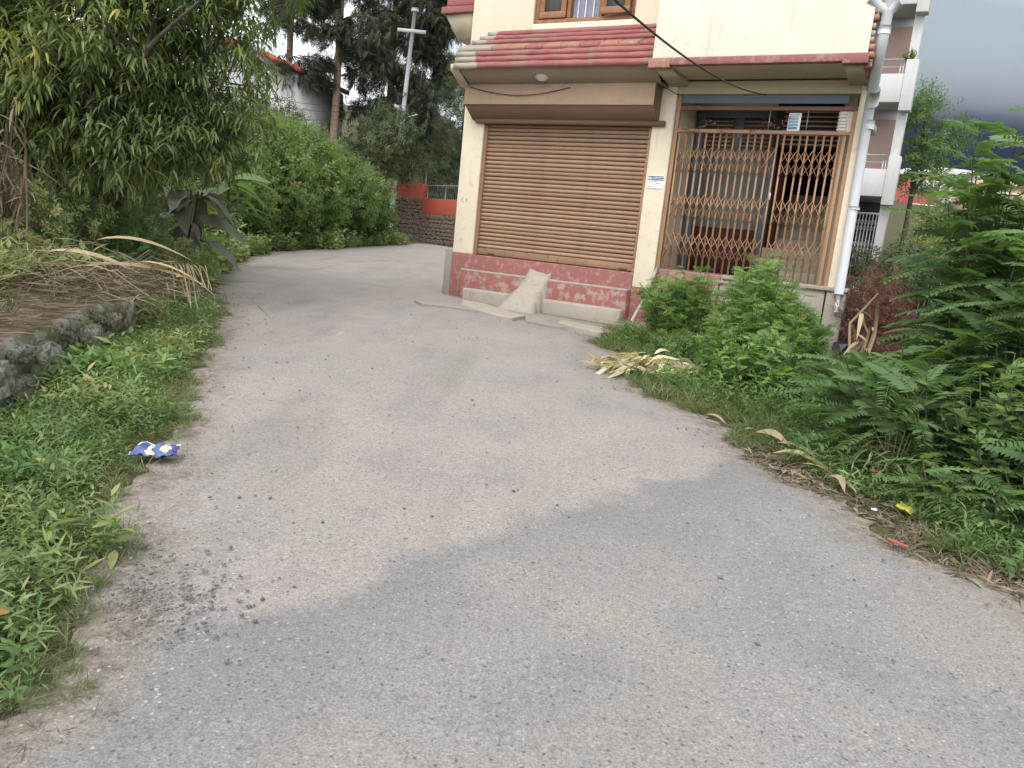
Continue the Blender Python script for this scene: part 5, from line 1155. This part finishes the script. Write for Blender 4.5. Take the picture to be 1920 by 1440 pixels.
feathery('yellowish feathery shrub low at the lane edge under the thicket', 2.95, 4.05, .55, .3, 5, 167, .4, 2.8)
feathery('small light green feathery seedling near the yellow wrapper', 2.62, 4.45, .38, .22, 3, 154, .34, 3.6)
feathery('feathery shrub with long arching fronds beside the maroon shrub', 5.9, 9.0, 1.45, .7, 6, 155, .65, 2.3)
feathery('big dark feathery shrub at the back of the thicket', 4.9, 7.4, 2.9, .8, 7, 156, .65, 1.3)
feathery('bushy dark feathery shrub closest to the lane corner', 3.75, 4.5, 1.15, .45, 6, 157, .50, 1.2)
feathery('feathery shrub overhanging the white picket fence', 6.3, 9.8, 1.6, .7, 6, 158, .7, 2.2)
feathery('slender feathery shrub standing out against the dark mountain', 4.1, 7.3, 2.7, .3, 0, 161, .55, 2.2)
feathery('rank feathery shrub beside the lane at the edge of the view', 3.25, 3.95, .95, .4, 6, 162, .48, 1.4)
# dry maize stalks by the maroon shrub
md = root('dry_maize_clump', 'pale cut maize stalks with bent dry leaves before the maroon shrub', 'plant', (4.35, 9.75, tz(4.35, 9.75))); rng = RG(160)
for i in range(9):
    x, y = rng.normal(0, .14), rng.normal(0, .12); h = rng.uniform(.4, 1.0); MB().tube([(x, y, -.03), (x + rng.normal(.03, .05), y, h * .6), (x + rng.normal(.06, .09), y, h)], [.018, .017, .013], 6, v=rng.uniform(.4, .9)).build('stalk', M['straw'], md)
for i in range(12):
    me = mesh('dry_leaf', BLADE[0], BLADE[1], BLADE[2] + rng.uniform(.3, .9)); me.materials.append(M['straw']); o = obj('dry_leaf', me, None, md)
    o.location = (rng.normal(0, .12), rng.normal(0, .1), rng.uniform(.1, .75)); L = rng.uniform(.3, .65); o.scale = (L, L * 1.2, L); o.rotation_euler = (rng.normal(0, .5), rng.uniform(-.8, .2), rng.uniform(0, 6.28))
# sacks
def sack(label, px, w, mat):
    p = gnd(*px); me = stone_mesh(int(px[0])); me.name = 'sack'; me.materials.append(M[mat])
    return tag(obj('plastic_sack', me, None), label, 'sack', None), p
simple('sack_black', (0.015, 0.015, 0.018), (0.03, 0.03, 0.035), 9, 0.25, 0.5, 9, .5)
simple('sack_white', (0.55, 0.56, 0.58), (0.7, 0.7, 0.72), 9, 0.4, 0.4, 9, .5)
for lbl, px, sc, mt in (('crumpled black plastic sack dumped behind the feathery bush', (1585, 672), (.20, .16, .15), 'sack_black'), ('white plastic scrap lying over the black sack', (1572, 655), (.16, .06, .05), 'sack_white'), ('torn white plastic bag beside the maize stalks', (1650, 690), (.14, .10, .07), 'sack_white')):
    o, p = sack(lbl, px, 0, mt); o.location = (p[0], p[1], SLOPE * p[1] + sc[2] * .8 + (.22 if 'over' in lbl else 0)); o.scale = sc
# garden bushes, picket fence and trees beyond
blobtree('garden_bush', 'dark small leaved bush below the grey building', 'bush', (6.3, 13.9), .4, .05, [(0, 0, .8, .95, .9, .75), (.9, .3, .75, .8, .8, .65), (.3, -.2, 1.25, .6, .6, .4)], 2600, TW_MID, .17, 'dark_leaf', 170, vmean=.75, vs=.4, shell=.5, group='bushes in the garden beyond')
blobtree('garden_bush', 'olive bush with orange blossom beside the picket fence', 'bush', (8.4, 15.6), .5, .05, [(0, 0, 1.0, 1.2, 1.0, 1.0), (1.2, .3, 1.1, 1.1, 1, 1.0)], 2600, TW_MID, .22, 'peach_leaf', 171, vmean=.55, vs=.3, group='bushes in the garden beyond')
blobtree('garden_bush', 'tall mixed green bush filling the garden below the town', 'bush', (10.6, 16.6), .6, .06, [(0, 0, 1.3, 1.4, 1.2, 1.3), (1.4, .3, 1.4, 1.4, 1.2, 1.4), (2.9, .3, 1.5, 1.4, 1.2, 1.4)], 4200, TW_MID, .26, 'weed_leaf', 172, vmean=.5, vs=.3, group='bushes in the garden beyond')
blobtree('garden_bush', 'brownish bush behind the feathery fronds in the garden', 'bush', (9.6, 12.8), .4, .05, [(0, 0, .8, 1.2, 1.0, .8), (1.4, .4, .9, 1.2, 1, .9)], 2400, TW_MID, .2, 'verge_leaf', 173, vmean=.4, vs=.3, group='bushes in the garden beyond')
blobtree('garden_bush', 'shady bush at the far corner of the garden behind the grey building', 'bush', (13.2, 21.5), .8, .06, [(0, 0, 1.6, 1.8, 1.5, 1.6), (2.2, .3, 1.5, 1.8, 1.5, 1.5), (4.4, .3, 1.6, 1.8, 1.5, 1.6)], 4200, TW_MID, .3, 'dark_leaf', 174, vmean=.8, vs=.3, group='bushes in the garden beyond')
fl_ = root('flower_cluster', 'orange blossoms growing over the picket fence', 'flowers', (7.9, 14.2, 1.2)); rng = RG(175); k = 130
pos = rng.normal(0, 1, (k, 3)) * A_([.45, .3, .25]); a = rng.normal(0, 1, (k, 3)); g = inst(LF_OV, pos, frames(a, np.tile([0, -.5, 1.], (k, 1))), rng.uniform(.05, .09, k), rng.uniform(.1, .9, k)); obj('blossoms', tmesh('blossoms', g, 'flower'), None, fl_)
pos2 = np.repeat(pos, 2, 0) + rng.normal(0, .06, (2 * k, 3)); g = inst(LF_MID, pos2, frames(rng.normal(0, 1, (2 * k, 3)), np.tile([0, -.5, 1.], (2 * k, 1))), rng.uniform(.08, .14, 2 * k), rng.uniform(.1, .9, 2 * k)); obj('foliage', tmesh('foliage', g, 'weed_leaf'), None, fl_)
pf = root('picket_fence', 'low white metal picket fence round the overgrown garden', 'fence', (6.9, 13.6, tz(6.9, 13.6)), RAD(-22))
pkm = MB().tube([(0, 0, 0), (0, 0, .95)], .011, 5).mesh('picket'); pkm.materials.append(M['white_metal'])
for i in range(36): o = bpy.data.objects.new('picket', pkm); col.objects.link(o); o.parent = pf; o.location = (i * .085, 0, .2); o.rotation_euler = (RG(i).normal(0, .02), RG(i).normal(0, .02), 0)
for z in (.42, 1.0): MB().tube([(0, .012, z), (3.0, .012, z)], .012, 6).build('rail', M['white_metal'], pf)
blobtree('young_tree', 'slender young tree standing beside the grey building', 'tree', (14.2, 30.0), 5.0, .09, [(0, 0, 6.0, 1.0, 1.0, .9), (.5, 0, 5.0, .9, .9, .6), (-.4, .2, 6.6, .8, .8, .6), (.9, 0, 5.7, .8, .7, .5), (.2, 0, 4.2, .7, .7, .6)], 900, TW_MID, .42, 'weed_leaf', 176, vmean=.35, vs=.3, gap=.3)
blobtree('young_tree', 'sparse thin tree in front of the far town', 'tree', (12.0, 24.0), 2.4, .05, [(0, 0, 2.3, .5, .5, .9), (.3, 0, 3.0, .5, .4, .6)], 300, TW_MID, .26, 'verge_leaf', 177, vmean=.5, vs=.3, gap=.2)
po = BP + bn * -15 + bu * 5.6; bush('potted_plant', 'small bushy plant on the balcony corner of the grey building', 'plant', (po[0] - .05, po[1] + .1, 7.96), .35, .22, 20, 14, LF_OV, .09, 'verge_leaf', 178, vmean=.5)

# ------------------------------------------------------------------ litter and loose things on the ground
m, t, b = nodes('packet', 0.3, 0.5)
nn_ = noise(t, 9, 2); xyz = sepxyz(t)
c = mixc(t, ramp(t, noise(t, 6, 3, dist=.5), [(0.4, 0.0), (0.6, 1.0)]), (0.05, 0.07, 0.22), (0.08, 0.14, 0.28))
def spot(cx, cy, rx_, ry_):
    a = mth(t, 'POWER', mth(t, 'DIVIDE', mth(t, 'SUBTRACT', xyz['X'], cx), rx_), 2.0); b2 = mth(t, 'POWER', mth(t, 'DIVIDE', mth(t, 'SUBTRACT', xyz['Y'], cy), ry_), 2.0)
    return ramp(t, mth(t, 'ADD', mth(t, 'ADD', a, b2), mth(t, 'MULTIPLY', nn_, .6)), [(0.95, 1.0), (1.1, 0.0)])
c = mixc(t, spot(.055, -.015, .035, .045), c, (0.72, 0.55, 0.30)); c = mixc(t, spot(-.02, -.005, .016, .05), c, (0.75, 0.62, 0.42)); c = mixc(t, spot(-.012, -.055, .035, .018), c, (0.70, 0.42, 0.30))
c = mixc(t, ramp(t, xyz['Y'], [(0.052, 0.0), (0.056, 1.0)]), c, (0.72, 0.74, 0.70)); c = mixc(t, ramp(t, mth(t, 'ADD', xyz['X'], .5), [(.390, 1.0), (.394, 0.0)]), c, (0.72, 0.74, 0.78))
t.links.new(c, b.inputs['Base Color'])
def crumple(w, h, seed, nx_=16, ny_=10, amp=.012, puff=.02):
    V = []; 
    for side in (1, -1):
        for j in range(ny_):
            for i in range(nx_):
                x = (i / (nx_ - 1) - .5) * w; y = (j / (ny_ - 1) - .5) * h; e = (1 - (2 * x / w) ** 6) * (1 - (2 * y / h) ** 4)
                nz_ = mnoise.noise(Vector((x * 30, y * 30, seed + side))); V.append((x + .006 * mnoise.noise(Vector((y * 40, x * 40, seed))), y + .01 * mnoise.noise(Vector((x * 22, seed, 0))), puff * e * side * .6 + puff + amp * nz_ * (1 if side > 0 else .3) + .012 * abs(x) / w * (i > nx_ * .8)))
    n_ = nx_ * ny_; Q = []
    for s_ in range(2):
        for j in range(ny_ - 1):
            for i in range(nx_ - 1):
                a = s_ * n_ + j * nx_ + i; q = (a, a + 1, a + nx_ + 1, a + nx_); Q.append(q if s_ == 0 else q[::-1])
    return MB().add(V, Q)
p = gnd(292, 856); o = crumple(.22, .15, 3, amp=.028, puff=.032).build('snack_packet', M['packet'], smooth=True); tag(o, 'crumpled blue snack packet lying on the left edge of the lane', 'packet'); o.location = (p[0], p[1], SLOPE * p[1] + .005); o.rotation_euler = (.12, .0, RAD(9))
def flat(name, c):
    m, t, b = nodes(name, .35, .5); b.inputs['Base Color'].default_value = (*c, 1); return name
flat('w_yellow', (.42, .42, .08)); flat('w_red', (.36, .06, .05)); flat('w_white', (.55, .55, .53)); flat('w_orange', (.27, .15, .03))
for nm, lb_, px, w, h, mt, rz_, cat in (('wrapper', 'crumpled yellow wrapper on the verge near the feathery seedling', (1694, 962), .13, .09, 'w_yellow', .9, 'wrapper'), ('wrapper', 'small red wrapper caught in the weeds right of the lane', (1634, 912), .07, .035, 'w_red', .2, 'wrapper'),
    ('wrapper', 'thin red strip of plastic on the soil right of the lane', (1682, 1022), .10, .018, 'w_red', -.8, 'wrapper'), ('paper_scrap', 'small white paper scrap at the road edge near the yellow wrapper', (1637, 960), .035, .02, 'w_white', .2, 'paper'), ('paper_scrap', 'white paper scrap in the soil under the feathery shrubs', (1806, 1036), .04, .025, 'w_white', .9, 'paper'),
    ('fallen_leaf', 'curled yellow leaf lying on the left road edge', (203, 979), .085, .03, 'w_orange', .3, 'leaf'), ('wrapper', 'yellow green wrapper among the weeds on the left verge', (72, 902), .05, .04, 'w_yellow', .4, 'wrapper'), ('fallen_leaf', 'orange dead leaf on the weeds below the stone wall end', (302, 662), .08, .05, 'w_orange', .4, 'leaf'), ('wrapper', 'orange wrapper at the left verge close to the lane start', (4, 1205), .03, .03, 'w_orange', 1.2, 'wrapper')):
    p = gnd(*px); o = crumple(w, h, px[0], 8, 6, min(w, h) * .25, min(w, h) * .2).build(nm, M[mt], smooth=True); tag(o, lb_, cat); up_ = .10 if 'weeds' in lb_ or 'verge close' in lb_ else .012
    o.location = (p[0], p[1], SLOPE * p[1] + up_); o.rotation_euler = (.3, .1, rz_)
tg_ = gnd(262, 950); tag(MB().tube([(tg_[0] - .04, tg_[1] + .06, tg_[2] + .02), (tg_[0], tg_[1], tg_[2] + .012), (tg_[0] + .03, tg_[1] - .08, tg_[2] + .01)], .003, 5).build('twig', M['brown_bark']), 'thin twig lying on the lane below the blue packet', 'twig')
# husk pile
hk = root('husk_pile', 'pile of pale dry maize husks on the grass at the right road edge', 'pile', (1.45, 8.28, SLOPE * 8.28)); rng = RG(180)
HK = []
for i in range(5):
    q = leaf(.16, 6, rng.uniform(.3, .8), rng.uniform(.1, .5), .5); V_ = q[0].copy(); V_[:, 1] += .10 * np.sin(V_[:, 0] * rng.uniform(2, 5)); V_[:, 2] += .05 * np.sin(V_[:, 0] * rng.uniform(3, 7)); HK.append(tmesh('husk', (V_, q[1], q[2] + (.25, .55, .75, .88, .97)[i]), 'husk'))
for i in range(260):
    u_, w_2 = rng.normal(0, .26), rng.normal(0, .14); x = u_ * .92 - w_2 * .3; y = w_2 + u_ * .35 - .02
    o = bpy.data.objects.new('husk', HK[rng.randint(5)]); col.objects.link(o); o.parent = hk; L = rng.uniform(.14, .32); o.scale = (L, L * 1.1, L); z = .03 + .13 * math.exp(-(u_ / .25) ** 2 - (w_2 / .13) ** 2) * rng.uniform(.2, 1.15)
    o.location = (x, y, z); o.rotation_euler = (rng.normal(0, .6), rng.normal(-.05, .15), rng.choice([0, math.pi]) + .25 + rng.normal(0, .55))
HUS = (((1318, 788), .22, -.75, 'thin pale husk on the tarmac between the husk pile and the bend of the verge'), ((1415, 822), .30, -1.0, 'curled husk at the grass edge above the longest husk'), ((1445, 866), .55, -.28, 'longest dry maize husk lying at the right road edge'), ((1455, 842), .34, -.75, 'narrow husk half hidden in the grass behind the longest husk'), ((1500, 882), .26, -.5, 'short husk at the lower end of the longest husk'), ((1550, 905), .24, -1.45, 'split pale husk pointing into the lane past the longest husk'), ((1562, 912), .18, -1.1, 'small frayed husk beside the split pale husk'), ((1250, 664), .2, .2, 'stray husk in the grass behind the husk pile'), ((1395, 815), .2, .4, 'dull husk crossing the curled husk at the grass edge'))
for i, (px, L, rz_, lb_) in enumerate(HUS):
    p = gnd(*px); hm = HK[i % 5]; me = mesh('dry_husk', A_([v.co for v in hm.vertices]), A_([list(q.vertices) for q in hm.polygons]), np.full(len(hm.vertices), rng.uniform(.1, .6))); me.materials.append(M['husk'])
    o = tag(obj('dry_husk', me), lb_, 'husk', 'loose husks along the road edge'); o.scale = (L, L * 1.2, L * .7); o.location = (p[0], p[1], SLOPE * p[1] + .035 + .05 * L); o.rotation_euler = (rng.normal(0, .3), -.02, rz_)
# loose gravel on the tarmac
rng = RG(190); OCT = (A_([(1, 0, 0), (-1, 0, 0), (0, 1, 0), (0, -1, 0), (0, 0, .7), (0, 0, -.4)], float), A_([(0, 2, 4), (2, 1, 4), (1, 3, 4), (3, 0, 4), (2, 0, 5), (1, 2, 5), (3, 1, 5), (0, 3, 5)]), np.zeros(6))
pp_ = []
for _ in range(330):
    a = gnd(rng.normal(290, 75), rng.normal(1120, 45)); pp_.append(a)
for _ in range(420):
    yy_ = rng.uniform(2.2, 13); e = edge_x(LEFT_EDGE, yy_) if rng.rand() < .45 else edge_x(RIGHT_EDGE, min(yy_, 11)); xx_ = e + (rng.exponential(.25) if e < 0 else -rng.exponential(.25)); pp_.append(A_([xx_, yy_, 0]))
for _ in range(260):
    yy_ = rng.uniform(1.6, 11); pp_.append(A_([rng.uniform(edge_x(LEFT_EDGE, yy_), edge_x(RIGHT_EDGE, yy_)), yy_, 0]))
pp_ = A_(pp_); pp_[:, 2] = SLOPE * pp_[:, 1] + .004; k = len(pp_); sz_ = rng.uniform(.004, .0125, k)[:, None] * rng.uniform(.7, 1.3, (k, 3))
g = inst(OCT, pp_, frames(rng.normal(0, 1, (k, 3)) * A_([1, 1, .1]), np.tile([0, 0, 1.], (k, 1))), sz_, rng.uniform(0, 1, k))
obj('gravel', tmesh('gravel', g, 'pebble'), None, None, 'loose dark grit scattered on the lane', 'gravel', kind='stuff')
# storm cloud resting on the ridge
m = bpy.data.materials.new('cloud_vapour'); m.use_nodes = True; t = m.node_tree; t.nodes.remove(t.nodes['Principled BSDF'])
pv = N(t, 'VolumePrincipled'); pv.inputs['Color'].default_value = (0.84, 0.91, 0.97, 1); pv.inputs['Anisotropy'].default_value = 0.2
oc = N(t, 'TexCoord'); sx = N(t, 'SeparateXYZ'); t.links.new(oc.outputs['Object'], sx.inputs[0])
nv = N(t, 'TexNoise'); nv.inputs['Scale'].default_value = 0.0035; nv.inputs['Detail'].default_value = 3; t.links.new(oc.outputs['Object'], nv.inputs['Vector'])
hgt = mth(t, 'ADD', sx.outputs['Z'], mth(t, 'MULTIPLY', mth(t, 'SUBTRACT', nv.outputs['Fac'], .5), 160.0))
den = mth(t, 'MULTIPLY', mth(t, 'SMOOTH_MIN', mth(t, 'MAXIMUM', mth(t, 'DIVIDE', hgt, 130.0), 0.0), 1.0, 0.2), 0.009)
t.links.new(den, pv.inputs['Density']); t.links.new(pv.outputs[0], t.nodes['Material Output'].inputs['Volume'])
cl = BX(-300, 3400, 0, 260, -60, 900).build('cloud', m, None, label='grey storm cloud resting on the mountain ridge', cat='cloud', kind='stuff'); cl.location = (0, 1900, 415)
scene.cycles.volume_bounces = 2; scene.cycles.volume_step_rate = 4; scene.cycles.volume_max_steps = 64
